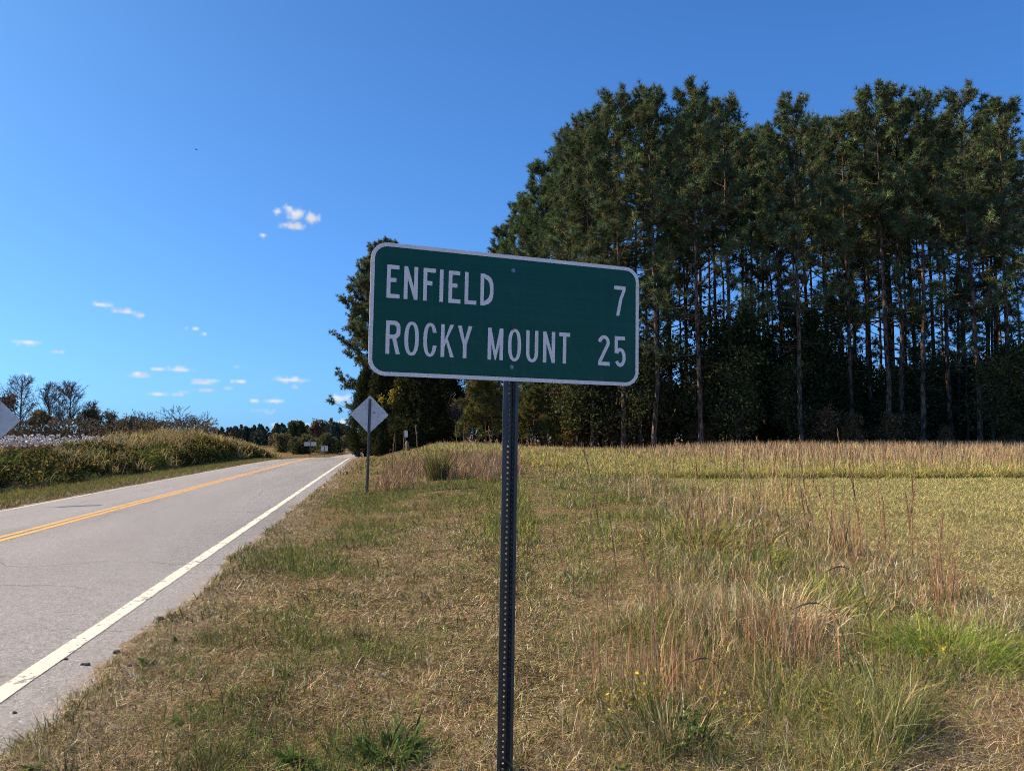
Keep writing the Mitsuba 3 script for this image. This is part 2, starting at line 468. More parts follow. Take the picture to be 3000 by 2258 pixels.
def glyph(ch, w, s=.68, b=.74, h=6.0):
    st = lambda x: box(x, 0, x + s, h)
    if ch in 'EFL':
        g = [st(0)]
        if ch != 'F': g.append(box(0, 0, w, b))
        if ch in 'EF': g += [box(0, h - b, w * (.93 if ch == 'E' else 1), h), box(0, 3.28 - b / 2 - (.05 if ch == 'F' else 0), w * .72, 3.28 + b / 2)]
        return shapely.union_all(g)
    if ch == 'I': return st(0)
    if ch == 'N': return shapely.union_all([st(0), st(w - s), Polygon([(0, h), (s * .95, h), (w, 0), (w - s * .95, 0)])])
    if ch == 'M': return shapely.union_all([st(0), st(w - s), Polygon([(0, h), (s, h), (w / 2, 1.75), (w - s, h), (w, h), (w / 2 + .1, 0), (w / 2 - .1, 0)])])
    if ch == 'T': return shapely.union_all([box(w / 2 - s / 2, 0, w / 2 + s / 2, h), box(0, h - b, w, h)])
    if ch == 'Y': return shapely.union_all([box(w / 2 - s / 2, 0, w / 2 + s / 2, 2.6), Polygon([(0, h), (s * 1.08, h), (w / 2, 3.3), (w - s * 1.08, h), (w, h), (w / 2 + s / 2, 2.4), (w / 2 - s / 2, 2.4)])])
    if ch == 'K': return shapely.union_all([st(0), Polygon([(s, 1.75), (s, 3.0), (w * .68, h), (w * .96, h), (w * .5, 3.45), (w, 0), (w * .72, 0), (w * .4, 2.75)])])
    if ch in 'OC':
        o = affinity.translate(superell(w, 6.15), 0, -.075)
        i = affinity.translate(superell(w - 2 * s, 6.15 - 1.5 * b, 2.2), s, -.075 + .75 * b)
        g = o.difference(i)
        return g.difference(box(w * .5, 2.0, w + 1, 4.35)) if ch == 'C' else g
    if ch == 'D':
        o = shapely.union_all([box(0, 0, w * .35, h), rrect(-w, 0, w, h, 1.25).intersection(box(0, -1, w, h + 1)).intersection(affinity.translate(superell(2.6 * w, h, 3.2), -1.6 * w, 0))])
        return o.difference(shapely.union_all([box(s, b, w * .35, h - b), affinity.translate(superell(2.6 * w - 2 * s, h - 2 * b, 3.0), -1.6 * w + s, b).intersection(box(s, 0, w, h))]))
    if ch == 'R':
        o = shapely.union_all([box(0, 2.75, w * .5, h), rrect(-w, 2.75, w, h, 1.15).intersection(box(0, 0, w, h))])
        i = shapely.union_all([box(s, 2.75 + b, w * .5, h - b), rrect(-w, 2.75 + b, w - s, h - b, .62).intersection(box(s, 0, w, h))])
        return shapely.union_all([o.difference(i), st(0), Polygon([(w * .44, 2.9), (w * .72, 2.9), (w, 0), (w * .72, 0)])])
    if ch == 'U':
        o = shapely.union_all([box(0, 2, w, h), affinity.translate(superell(w, 4.2, 2.3), 0, -.08)])
        return o.difference(shapely.union_all([box(s, 2, w - s, h + 1), affinity.translate(superell(w - 2 * s, 4.2 - 1.5 * b, 2.2), s, -.08 + .75 * b).union(box(s, 1.9, w - s, 3))]))
    if ch == '7': return shapely.union_all([box(0, h - b, w, h), Polygon([(w - s, h - b), (w, h - .1), (w, h - b - .1), (w * .72, 3.4), (w * .46, 0), (w * .19, 0), (w * .45, 3.3)])])
    if ch == '2':
        a = np.linspace(math.radians(178), math.radians(-38), 24)
        arc = [(w / 2 + (w - s) / 2 * math.cos(q), 4.62 + 1.06 * math.sin(q)) for q in a]
        return shapely.union_all([stroke(arc + [(s * .62, .9), (s / 2, .1)], s), box(0, 0, w, b)]).intersection(box(0, 0, w, 7))
    if ch == '5':
        a = np.linspace(math.radians(150), math.radians(-150), 32)
        arc = [(w / 2 - .02 + (w - s) / 2 * math.cos(q), 1.80 + 1.55 * math.sin(q)) for q in a]
        return shapely.union_all([box(0, h - b, w * .93, h), box(0, 2.62, s, h), LineString(arc).buffer(s / 2, cap_style='flat', join_style='round')])


def placed(mesh, m):
    v = np.asarray(mesh.vertices) if hasattr(mesh, 'vertices') else mesh[0]
    f = np.asarray(mesh.faces) if hasattr(mesh, 'faces') else mesh[1]
    return v @ m[:3, :3].T + m[:3, 3], f


def frame(origin, yaw, roll):
    """Sign frame: local x to the right, local y up, local z towards the viewer."""
    from scipy.spatial.transform import Rotation as Ro
    B = np.array([[1, 0, 0], [0, 0, -1], [0, 1, 0.0]])
    m = np.eye(4)
    m[:3, :3] = Ro.from_euler('zy', [yaw, roll], degrees=True).as_matrix() @ B
    m[:3, 3] = origin
    return m


def channel(length, holes=True):
    """A flanged U-channel post: web at the back, open towards +z, running down from y = 0; holes every inch."""
    th = .0035
    hw, fw, dp = .0165, .0385, .034
    web = box(-hw, -length, hw, 0)
    if holes:
        k = np.arange(int(length / IN) - 1)
        web = web.difference(shapely.union_all([Point(0, -.02 - i * IN).buffer(.0052, quad_segs=3) for i in k]))
    w = flat(web, th)
    w.apply_translation([0, 0, -dp])
    prof = []
    for s in (-1, 1):
        a = Polygon([(s * hw, -dp), (s * (hw + .0075), -.0035), (s * (hw + .0075 + th), -.0035), (s * (hw + th * 1.1), -dp)])
        bq = Polygon([(s * (hw + .0075), -.0035), (s * fw, -.0035), (s * fw, 0), (s * (hw + .0075), 0)])
        prof.append(shapely.union_all([a, bq]).buffer(.0003))
    m = trimesh.util.concatenate([flat(p, length) for p in prof])
    v = np.asarray(m.vertices)
    m.vertices = np.c_[v[:, 0], v[:, 2] - length, v[:, 1]]      # profile (x, z), length along -y
    m.fix_normals()
    return trimesh.util.concatenate([w, m])


FS = frame([.004, 3.494, 2.214], 19.63, .92)


def sign_part(key, mesh, bsdf, at=(0, 0, 0), scale=IN, uv=False, **kw):
    m = mesh.copy()
    v = np.asarray(m.vertices) * [scale, scale, 1] + np.array(at)
    w, f = placed((v, m.faces), FS)
    put(key, (w, f), bsdf, uv=v[:, :2] if uv else None, **kw)


SG = 'mileage_sign'
tag(SG, 'large green mileage sign reading ENFIELD 7 ROCKY MOUNT 25 on a perforated steel post', 'road sign')
outer, inner = rrect(-27, -12, 27, 12, 3.0), rrect(-26.35, -11.35, 26.35, 11.35, 2.4)
sign_part(SG + '__backing_plate', flat(outer, .0022), 'aluminium', (0, 0, -.0024))
sign_part(SG + '__green_face', flat(inner, .0012), 'green_sheeting', (0, 0, 0), uv=True)
labels[SG + '__green_face'] = {'label': 'dark green reflective face of the sign'}
rim = outer.difference(rrect(-26.3, -11.3, 26.3, 11.3, 2.35))
cuts = [(-27.1, -23.2, 8.1, 12.1), (23.2, 27.1, 8.1, 12.1), (-27.1, -23.2, -12.1, -8.1), (23.2, 27.1, -12.1, -8.1)]
pieces = [rim.intersection(box(a, c, b, d)) for a, b, c, d in cuts] + [rim.intersection(box(-23.13, 8, 23.13, 13)), rim.intersection(box(-23.13, -13, 23.13, -8)), rim.intersection(box(-28, -8.03, -20, 8.03)), rim.intersection(box(20, -8.03, 28, 8.03))]
for k, g in enumerate(pieces):
    sign_part(num(SG + '__border'), flat(g, .0014 + .0001 * (k > 3)), 'white_sheeting', (0, 0, 0))
TEXT = [('E', 2.92, 2.36, 14), ('N', 6.03, 2.52, 14), ('F', 9.58, 2.3, 14), ('I', 12.63, .68, 14), ('E', 14.32, 2.3, 13.95), ('L', 17.41, 2.26, 13.95), ('D', 20.47, 2.54, 13.95), ('7', 48.39, 2.57, 14),
        ('R', 3.0, 2.6, 3.92), ('O', 6.36, 2.64, 3.9), ('C', 9.82, 2.5, 3.88), ('K', 13.08, 2.52, 3.88), ('Y', 16.24, 2.78, 3.86), ('M', 22.1, 3.02, 3.85), ('O', 26.1, 2.63, 3.84), ('U', 29.75, 2.47, 3.84),
        ('N', 33.23, 2.49, 3.84), ('T', 36.58, 2.29, 3.84), ('2', 44.97, 2.52, 3.85), ('5', 48.62, 2.45, 3.85)]
for ch, x0, w, y0 in TEXT:
    g = glyph(ch, w)
    sign_part(num(SG + ('__letter' if ch.isalpha() else '__numeral')), flat(g, .0009), 'white_sheeting', ((x0 - 27) * IN, (y0 - 12) * IN, .0011))
for yb in (9.08, -9.35):
    bolt = trimesh.util.concatenate([trimesh.creation.cylinder(.0105, .0016, sections=18).apply_translation([0, 0, .002]), trimesh.creation.cylinder(.0072, .006, sections=6).apply_translation([0, 0, .0055])])
    sign_part(num(SG + '__bolt'), bolt, 'bolt_steel', (-.1 * IN, yb * IN, 0), scale=1)
a = np.linspace(0, 2 * np.pi * 1.6, 26)
wire = np.c_[.0045 * np.cos(a), -.012 + .011 * np.sin(a), .004 + .0008 * a]
wire = np.vstack([[[.002, .03, .004], [-.002, .012, .006]], wire])
sign_part(SG + '__wire_tie', trimesh.Trimesh(*tube(wire, np.full(len(wire), .0011), 5), process=False), 'dark_wire', (0, -1.55 * IN, 0), scale=1)
labels[SG + '__wire_tie'] = {'label': 'small twisted scrap of wire hanging on the sign face'}
sign_part(SG + '__post', channel(2.55), 'steel', (-.1 * IN, 10.5 * IN, -.0028), scale=1)
labels[SG + '__post'] = {'label': 'dark galvanised steel channel post with a row of holes'}


# ---------------------------------------------------------------- the other signs
def put_at(key, mesh, m, bsdf, **kw):
    put(key, placed(mesh, m), bsdf, **kw)


def diamond(key, label, foot, top_z, yaw, roll, half=.539):
    tag(key, label, 'road sign')
    m = frame([foot[0], foot[1], foot[2]], yaw, roll)
    zc = top_z - half
    plate = affinity.rotate(rrect(-half / math.sqrt(2), -half / math.sqrt(2), half / math.sqrt(2), half / math.sqrt(2), .045), 45, origin=(0, 0))
    p = flat(plate, .003); p.apply_translation([0, zc, -.004])
    put_at(key + '__plate', p, m, 'aluminium')
    q = channel(top_z + .25, holes=False)
    q.vertices = np.asarray(q.vertices) * [1, 1, -1] + [0, top_z - .1, 0]
    q.invert()
    put_at(key + '__post', q, m, 'steel')
    for yb in (.28, -.28):
        c = trimesh.creation.cylinder(.011, .008, sections=6); c.apply_translation([0, zc + yb, .036])
        put_at(num(key + '__bolt'), c, m, 'bolt_steel')


g = spot(795, 20.6)
diamond('warning_sign', 'grey back of a diamond warning sign on a post right of the road', g, 2.775 - g[2], 12, 1.1)
foot = np.array([-13.0, 18.5, 0.0]); foot[2] = terrain(foot[0], foot[1])
diamond('warning_sign_001', 'grey back of a diamond sign cut by the left picture edge', foot, 2.74, 8, 0)


def far_board(key, label, px, d, y_top, boards, post_half):
    """A sign on a post seen from behind: boards are (x0, y0, x1, y1) in metres about the top centre."""
    g = spot(px, d)
    top = CAM_Z + (CY - y_top) / F * d
    tag(key, label, 'road sign')
    m = frame([g[0], g[1], top], 12, 0)
    for b in boards:
        q = flat(rrect(*b, .03), .004)
        put_at(num(key + '__board'), q, m, 'aluminium')
    h = top - g[2] + .3
    q = trimesh.creation.box([2 * post_half, h, .04]); q.apply_translation([0, .0 - h / 2, .027])
    put_at(key + '__post', q, m, 'steel')


far_board('guide_sign', 'wide grey back of a guide sign beyond the road crest', 671.5, 112, 954, [(-.89, -.62, .89, 0)], .04)
far_board('route_marker', 'pair of grey route marker backs on one post beyond the crest', 702, 118, 962.5,
          [(-.52, -.22, -.03, 0), (.05, -.2, .52, .02), (-.54, -.86, -.03, -.24), (.05, -.84, .54, -.22)], .04)

# ---------------------------------------------------------------- trees
def bezier(p0, p1, p2, n):
    t = np.linspace(0, 1, n)[:, None]
    return (1 - t) ** 2 * p0 + 2 * t * (1 - t) * p1 + t * t * p2


def tufts(P, D, rng, col, n=18, length=.36, w=.042):
    """Needle tufts: n thin triangles fanning from each point about its direction."""
    N = len(P)
    d = unit(D[:, None] * .75 + unit(rng.normal(size=(N, n, 3))))
    l = length * rng.uniform(.65, 1.15, (N, n, 1)) * rng.uniform(.8, 1.2, (N, 1, 1))
    s = unit(np.cross(d, rng.normal(size=(N, n, 3)))) * w / 2
    o = P[:, None] + d * .015
    v = np.stack([o - s, o + s, o + d * l], 2).reshape(-1, 3)
    c = np.repeat(col, n * 3, 0)
    return v, np.arange(len(v)).reshape(-1, 3), c


def pine(seed, H=23.0, cb=.5, Rr=3.4, limbs=44, low=0, green=(.108, .150, .076), sparse=1.0, r0=.17, tuft=()):
    rng = np.random.default_rng(seed)
    zz = np.linspace(-.4, H * .97, 16)
    sx, sy = np.cumsum(rng.normal(0, .05, 16)), np.cumsum(rng.normal(0, .05, 16))
    sx, sy = sx - sx[0], sy - sy[0]
    tr = r0 * (1 - .86 * np.clip(zz / H, 0, 1)) * (1 + .5 * np.exp(-np.maximum(zz, 0) / .35))
    at = lambda z: np.array([np.interp(z, zz, sx), np.interp(z, zz, sy), z])
    wood = [tube(np.c_[sx, sy, zz], tr, 9)]
    P0, P1, R0, R1, TP, TD = [], [], [], [], [], []
    zs = list(np.sort(H * (cb + (1 - cb) * rng.uniform(0, 1, limbs) ** .62) * .975)) + list(rng.uniform(min(.25, cb * .5) * H, cb * H, low))
    for k, z in enumerate(zs):
        rel = (z / H - cb) / (1 - cb)
        dead = rel < 0
        if dead: ln, el = rng.uniform(.3, 2.0), rng.uniform(-.45, .6)
        else:
            ln = Rr * (1 - rel) ** .55 * (.55 + .45 * min(1, rel * 3 + .35)) * rng.uniform(.7, 1.15) + .35
            el = (.12 + .85 * rel ** 1.3) + rng.normal(0, .12)
        az = k * 2.4 + rng.normal(0, .4)
        dirv = np.array([math.cos(az) * math.cos(el), math.sin(az) * math.cos(el), math.sin(el)])
        p0 = at(z)
        end = p0 + dirv * ln + [0, 0, ln * (.12 if not dead else -.06)]
        pts = bezier(p0, p0 + dirv * ln * .55 - [0, 0, ln * .08], end, 5)
        rr = np.linspace(.012 * ln + .018, .009, 5)
        P0 += list(pts[:-1]); P1 += list(pts[1:]); R0 += list(rr[:-1]); R1 += list(rr[1:])
        if dead:
            continue
        ns = int(2 + ln * 2.6 * sparse * (.45 + .55 * min(1, rel * 2.2)))
        for q in range(ns + 1):
            f = 1.0 if q == ns else rng.uniform(.32, 1) ** .8
            b = np.array([np.interp(f, np.linspace(0, 1, 5), pts[:, i]) for i in range(3)])
            dv = unit(end - p0 + rng.normal(0, .5, 3) * ln * (q < ns)) if q < ns else unit(end - pts[3])
            dv = unit(dv + [0, 0, .25])
            sl = rng.uniform(.35, .8) * (.5 + .18 * ln) if q < ns else .25
            e = b + dv * sl
            P0.append(b); P1.append(e); R0.append(.011); R1.append(.005)
            m = 3
            for g in np.linspace(.45, 1.05, m):
                TP.append(b + dv * sl * g + rng.normal(0, .07, 3)); TD.append(dv)
    wood.append(segs_mesh(P0, P1, R0, R1, 4))
    TP, TD = np.array(TP), np.array(TD)
    n = len(TP)
    col = jitter(green, n, rng, .35, .1)
    yel = rng.uniform(size=n) < .08
    col[yel] = jitter((.16, .15, .06), yel.sum(), rng, .2)
    brn = rng.uniform(size=n) < .02
    col[brn] = jitter((.14, .08, .035), brn.sum(), rng, .2)
    return cat(wood), tufts(TP, TD, rng, col, *tuft)


def tree_kind(key, wood, crown_parts, bark_key, leaf_key):
    v, f, c = crown_parts
    scene[key] = {'type': 'shapegroup', 'trunk': mikit.ply(wood, bark_key, smooth=True), 'crown': mikit.ply((v, f), leaf_key, color=np.clip(c, .004, .9))}


def stand(name, kind, x, y, rz, s, label, category, group=None, sz=None, dz=0):
    key = num(name)
    z = float(terrain(x, y)) + dz
    scene[key] = {'type': 'instance', 'ref': {'type': 'ref', 'id': kind}, 'to_world': T().translate([float(x), float(y), z]).rotate([0, 0, 1], float(rz)).scale([float(s), float(s), float(sz or s)])}
    tag(key, label, category, group)
    return key


PH = 23.0
for k, (sd, cb, rr, nl, lo, sp) in enumerate([(11, .34, 3.5, 56, 9, 1.1), (12, .44, 2.9, 46, 11, 1.1), (13, .26, 3.8, 64, 8, 1.1), (14, .50, 3.4, 44, 12, 1.15), (15, .30, 2.8, 52, 9, 1.1)]):
    tree_kind(f'pine_kind_{k}', *pine(sd, PH, cb, rr, nl, lo, sparse=sp), 'pine_bark', 'needle')
tree_kind('pine_slim_kind', *pine(17, PH, .66, 2.3, 30, 7, sparse=1.0, r0=.13), 'pine_bark', 'needle')
tree_kind('pine_edge_kind_0', *pine(21, PH, .14, 4.4, 110, 2, sparse=1.2, green=(.106, .155, .075)), 'pine_bark', 'needle')
tree_kind('pine_edge_kind_1', *pine(22, PH, .08, 4.0, 120, 0, sparse=1.2, green=(.102, .152, .073)), 'pine_bark', 'needle')
tree_kind('young_pine_kind', *pine(31, 5.5, .06, 1.7, 52, 0, green=(.105, .115, .04), r0=.06), 'pine_bark', 'needle')

# skyline of the stand as measured: column, row of the tree tops
SKY_X = [1000, 1060, 1080, 1130, 1180, 1230, 1280, 1320, 1400, 1430, 1500, 1560, 1600, 1680, 1740, 1800, 1880, 1900, 1990, 2040, 2110, 2180, 2212, 2500]
SKY_Y = [560, 540, 480, 410, 330, 270, 215, 180, 165, 185, 160, 180, 200, 205, 170, 215, 190, 165, 165, 215, 165, 190, 235, 210]


def pine_at(px, d, kind, label, group=None, rz=None, top=None, name='pine_tree'):
    g = spot(px, d)
    top = np.interp(px, SKY_X, SKY_Y) if top is None else top
    H = CAM_Z + (CY - top) / F * d - g[2]
    H *= .977
    return stand(name, kind, g[0], g[1], (px * 37 + d * 11) % 360 if rz is None else rz, H / PH, label, 'pine tree', group)


rngp = np.random.default_rng(77)
FRONT = [(1240, 52, 'pine_edge_kind_0', 'shorter green pine stepping down at the left end of the stand', None), (1281, 49, 'pine_kind_2', 'pine with a pale leaning trunk above the right part of the green sign', None),
         (1346, 47.5, 'pine_kind_0', 'tall pine with a pale straight trunk just right of the right sign edge', None), (1411, 46.5, 'pine_kind_3', 'tall pine with mottled grey trunk at the stand front right of the mileage sign', None),
         (1509, 46, 'pine_kind_2', 'thick dark trunked pine with broad high crown in the middle of the stand', None), (1578, 48, 'pine_kind_1', 'slender pine with dark trunk and narrow crown behind the field', None),
         (1732, 45.5, 'pine_kind_0', 'tall pine with a straight trunk under the highest spiky top right of centre', None), (1790, 50, 'pine_kind_4', None, None), (1840, 48, 'pine_kind_1', None, None),
         (1915, 46, 'pine_kind_3', 'thick bare trunked pine before a sky gap right of the stand centre', None), (1953, 47.5, 'pine_kind_4', 'pine with reddish lower trunk close beside a thicker pine', None),
         (1999, 45.5, 'pine_kind_2', 'pine with sunlit pale trunk under a rounded crown', None), (2053, 50, 'pine_kind_1', None, None), (2115, 44.5, 'pine_kind_0', 'tall broad crowned pine at the right with pale scaly trunk', None),
         (2186, 46, 'pine_kind_3', 'rightmost front pine half cut by the picture edge', None)]
GENERIC, GG = 'tall straight bare trunked pine inside the dense dark stand behind the field', 'pines in the dense stand'
for px, d, kd, lab, gr in FRONT:
    pine_at(px, d, kd, lab or GENERIC, None if lab else GG, top=np.interp(px, SKY_X, SKY_Y) + (0 if lab else 25))
for px, d, kd in [(1628, 55, 1), (1652, 60, 3), (1690, 52, 4), (1755, 58, 2), (1796, 66, 0), (1880, 56, 0), (1935, 70, 2), (1975, 58, 1), (2025, 64, 3), (2087, 56, 4), (2140, 62, 2), (2166, 54, 1),
                  (1375, 56, 1), (1448, 54, 4), (1482, 62, 0), (1545, 58, 3), (1602, 66, 2), (1320, 58, 2), (1300, 66, 0), (1520, 70, 1), (1850, 72, 4), (1265, 60, 3),
                  (2240, 50, 2), (2290, 56, 0), (2340, 52, 3)]:
    pine_at(px, d, f'pine_kind_{kd}', GENERIC, GG, top=np.interp(px, SKY_X, SKY_Y) + 28 + 60 * rngp.uniform())
for px, d, kd, tp, lab in [(1174, 58, 'pine_edge_kind_1', 335, 'green pine foliaged to the ground on the sloping left shoulder of the stand'), (1128, 62, 'pine_edge_kind_0', 412, 'lower green pine left of the stand showing above the green sign'),
                           (1080, 66, 'pine_edge_kind_1', 482, 'lowest pine top just above the middle of the green sign'), (1215, 66, 'pine_kind_2', 330, None), (1040, 74, 'pine_edge_kind_0', 560, None),
                           (985, 78, 'pine_edge_kind_1', 575, None), (925, 82, 'pine_edge_kind_0', 560, None)]:
    pine_at(px, d, kd, lab or 'pine hidden mostly behind the mileage sign at the left end of the stand', None if lab else 'pines hidden behind the sign', top=tp)
for px, d, kd, fr in [(1420, 52, 'pine_edge_kind_0', .52), (1475, 60, 'pine_kind_2', .62), (1610, 50, 'pine_edge_kind_1', .40), (1665, 57, 'pine_kind_0', .64), (1825, 60, 'pine_edge_kind_0', .48),
                      (1930, 58, 'pine_kind_2', .66), (1985, 52, 'pine_edge_kind_1', .38), (2090, 51, 'pine_edge_kind_0', .46), (2150, 55, 'pine_kind_2', .6), (1350, 54, 'pine_kind_2', .55), (1760, 53, 'pine_edge_kind_1', .36)]:
    pine_at(px, d, kd, 'suppressed shorter pine under the tall crowns of the stand', 'shorter pines under the tall crowns', top=CY - (CY - np.interp(px, SKY_X, SKY_Y)) * fr)
for k in range(30):
    px, d = 1400 + k * 28 + rngp.uniform(-11, 11), rngp.uniform(50, 78)
    pine_at(px, d, 'pine_slim_kind', GENERIC, GG, top=np.interp(px, SKY_X, SKY_Y) + 60 + 90 * rngp.uniform())
# the wide pine by the road, with long limbs over it
w, c = pine(41, 20.5, .14, 5.9, 200, 2, sparse=1.5, green=(.12, .15, .072), r0=.2, tuft=(16, .38, .075))
g = spot(834, 74)
H = CAM_Z + (CY - 538) / F * 74 - g[2]
for part, mesh in (('trunk', w), ('crown', None)):
    to = T().translate([float(v) for v in g]).rotate([0, 0, 1], 40.0).scale(float(H / 20.5))
    scene['roadside_pine__' + part] = mikit.ply(mesh, 'pine_bark', smooth=True, to_world=to) if part == 'trunk' else mikit.ply(c[:2], 'needle', color=np.clip(c[2], .004, .9), to_world=to)
tag('roadside_pine', 'wide pine by the road with limbs reaching out left of the mileage sign', 'pine tree')


def cedar(seed, H=9.0, Rr=2.6, n=9000, col=(.040, .052, .024)):
    rng = np.random.default_rng(seed)
    z = rng.uniform(0, 1, n) ** .8
    az = rng.uniform(0, 2 * np.pi, n)
    lump = .35 + 1.25 * meshkit.fbm(np.stack([np.cos(az) * 2.0, np.sin(az) * 2.0, z * 5], -1), 4, seed)
    rad = Rr * np.clip((1 - z) ** .5 * np.minimum(1, .5 + z * 2.6), 0, 1) * lump
    r = rad * np.sqrt(rng.uniform(.25, 1, n))
    P = np.stack([r * np.cos(az), r * np.sin(az), z * H * (.9 + .22 * lump * rng.uniform(size=n))], -1)
    D = unit(np.stack([np.cos(az), np.sin(az), np.full(n, .9)], -1))
    cc = jitter(col, n, rng, .3, .1)
    k = rng.uniform(size=n) < .12
    cc[k] = jitter((.10, .085, .03), k.sum(), rng)
    zz = np.linspace(-.3, H * .9, 8)
    wood = tube(np.c_[zz * 0, zz * 0, zz], .16 * (1 - .9 * np.clip(zz / H, 0, 1)), 8)
    return wood, tufts(P, D, rng, cc, 5, .3, .07)


tree_kind('cedar_kind_0', *cedar(51), 'grey_bark', 'needle')
tree_kind('cedar_kind_1', *cedar(52, 9.0, 3.2, 11000), 'grey_bark', 'needle')
for px, d, kd, tp, lab, sw in [(835, 62, 0, 790, 'dark cedar behind the diamond sign right of the road', 1.15), (905, 60, 1, 775, 'broad dark cedar left of the mileage sign post', 1.2), (868, 70, 1, 720, 'tallest dark cedar behind the lower left sign corner', 1.1),
                               (790, 68, 0, 815, 'dark cedar with its ragged edge toward the road', 1.0), (822, 57, 0, 940, 'small dark cedar bush at the foot of the trees by the road', 1.5), (965, 66, 1, 800, 'dark cedar between the sign post and the broad cedar', 1.0)]:
    g = spot(px, d)
    H = CAM_Z + (CY - tp) / F * d - g[2]
    stand('cedar_tree', f'cedar_kind_{kd}', g[0], g[1], px * 13 % 360, H / 9 * sw, lab, 'cedar tree', sz=H / 9)
for px, d, tp, lab in [(1052, 50, 825, 'young pine with browning needles just left of the sign post'), (1020, 56, 880, 'small yellowish pine left of the browning young pine'), (1180, 49, 905, 'low bushy young pine at the woods edge right of the sign post'),
                       (1150, 52, 850, 'young green pine right behind the sign post'), (1245, 50, 890, 'young dark pine under the right corner of the sign')]:
    g = spot(px, d)
    H = CAM_Z + (CY - tp) / F * d - g[2]
    stand('young_pine', 'young_pine_kind', g[0], g[1], px * 17 % 360, H / 5.5 * 1.15, lab, 'young pine', sz=H / 5.5)


def sapling(seed, H, n, col, size=.16, spread=.34):
    rng = np.random.default_rng(seed)
    P0, P1, R0, R1, tips = [], [], [], [], []
    for s in range(rng.integers(2, 5)):
        az = rng.uniform(0, 6.28)
        top = np.array([math.cos(az) * H * .12, math.sin(az) * H * .12, H * rng.uniform(.75, 1)])
        pts = bezier(np.array([0, 0, -.2]), np.array([0, 0, H * .5]), top, 6)
        rr = np.linspace(.012 * H, .008, 6)
        P0 += list(pts[:-1]); P1 += list(pts[1:]); R0 += list(rr[:-1]); R1 += list(rr[1:])
        for _ in range(16):
            f = rng.uniform(.15, 1)
            b = np.array([np.interp(f, np.linspace(0, 1, 6), pts[:, i]) for i in range(3)])
            e = b + unit(rng.normal(size=3) * [1, 1, .4] + [0, 0, .25]) * H * spread * rng.uniform(.4, 1) * (1.15 - .6 * f)
            P0.append(b); P1.append(e); R0.append(.012); R1.append(.005); tips += [b + (e - b) * q for q in (.45, .75, 1.0)]
    tips = np.array(tips)
    P = tips[rng.integers(0, len(tips), n)] + rng.normal(0, .055 * H, (n, 3))
    P[:, 2] = np.abs(P[:, 2]) + .05
    return segs_mesh(P0, P1, R0, R1, 4), leaves(P, rng.uniform(.6, 1.3, n) * size, jitter(col, n, rng, .35, .15), rng)


# dark undergrowth filling the woods: one mass
for k, (sd, H, n, col, sz, sp) in enumerate([(61, 4.5, 2600, (.095, .085, .042), .2, .36), (62, 6.5, 2600, (.065, .075, .032), .24, .3), (63, 2.4, 1500, (.15, .10, .05), .15, .42), (64, 9.5, 4200, (.04, .055, .024), .28, .24), (65, 5.0, 1500, (.19, .15, .03), .16, .3)]):
    w, (v, f, c) = sapling(sd, H, n, col, sz, sp)
    vv, ff = cat([w, (v, f)])
    scene[f'undergrowth_kind_{k}'] = {'type': 'shapegroup', 'mass': mikit.ply((vv, ff), 'leaf', color=np.vstack([np.tile([[.09, .075, .06]], (len(w[0]), 1)), np.clip(c, .004, .9)]))}
rng = np.random.default_rng(66)
k = 0
for _ in range(270):
    px, d = rng.uniform(960, 2420), 43 + 36 * rng.uniform() ** 1.1
    if d < np.interp(px, [960, 1000, 1100, 1200, 1300, 2420], [70, 62, 58, 52, 46, 43.5]):
        continue
    g = spot(px, d)
    kd = rng.choice(5, p=[.32, .32, .18, .12, .06])
    s = rng.uniform(.75, 1.2)
    if d < 48.5 and rng.uniform() < .6: kd, s = 2, s * .9
    k += 1
    scene[f'undergrowth__{k:03d}'] = {'type': 'instance', 'ref': {'type': 'ref', 'id': f'undergrowth_kind_{kd}'}, 'to_world': T().translate([float(q) for q in g]).rotate([0, 0, 1], float(rng.uniform(0, 360))).scale(float(s))}
for _ in range(70):
    g = spot(rng.uniform(1800, 2420), rng.uniform(54, 76))
    k += 1
    scene[f'undergrowth__{k:03d}'] = {'type': 'instance', 'ref': {'type': 'ref', 'id': f'undergrowth_kind_{rng.choice([0, 1, 1])}'}, 'to_world': T().translate([float(q) for q in g]).rotate([0, 0, 1], float(rng.uniform(0, 360))).scale(float(rng.uniform(.8, 1.15)))}
tag('undergrowth', 'dark tangled undergrowth filling the pine woods', 'undergrowth', kind='stuff')


def branching(seed, H, spread=.5, trunk=.32, depth=5, up=.5, stems=1, r=None, twig=.02):
    rng = np.random.default_rng(seed)
    P0, P1, R0, R1, ends = [], [], [], [], []

    def grow(p, d, ln, rad, k):
        q = p
        for _ in range(2):
            d = unit(d + rng.normal(0, .09, 3))
            e = q + d * ln / 2
            P0.append(q); P1.append(e); R0.append(max(rad, twig)); R1.append(max(rad * .8, twig * .8))
            q, rad = e, rad * .8
        if k == 0:
            ends.append(q)
            return
        for _ in range(rng.integers(2, 4) + (k > 3)):
            nd = unit(d + unit(rng.normal(size=3)) * spread * rng.uniform(.7, 1.3) + [0, 0, up * .3])
            grow(q - d * ln * rng.uniform(0, .35), nd, ln * rng.uniform(.6, .85), rad * .68, k - 1)

    for s in range(stems):
        d = unit(np.array([0, 0, 1.0]) + rng.normal(0, .06 + .16 * (stems > 1), 3) * [1, 1, 0])
        grow(np.array([rng.normal(0, .05 * (stems > 1)), rng.normal(0, .05 * (stems > 1)), -.2]), d, H * trunk, r or .014 * H, depth)
    P0, P1, ends = np.array(P0), np.array(P1), np.array(ends)
    s = H / P1[:, 2].max()
    return (P0 * s, P1 * s, np.array(R0), np.array(R1)), ends * s


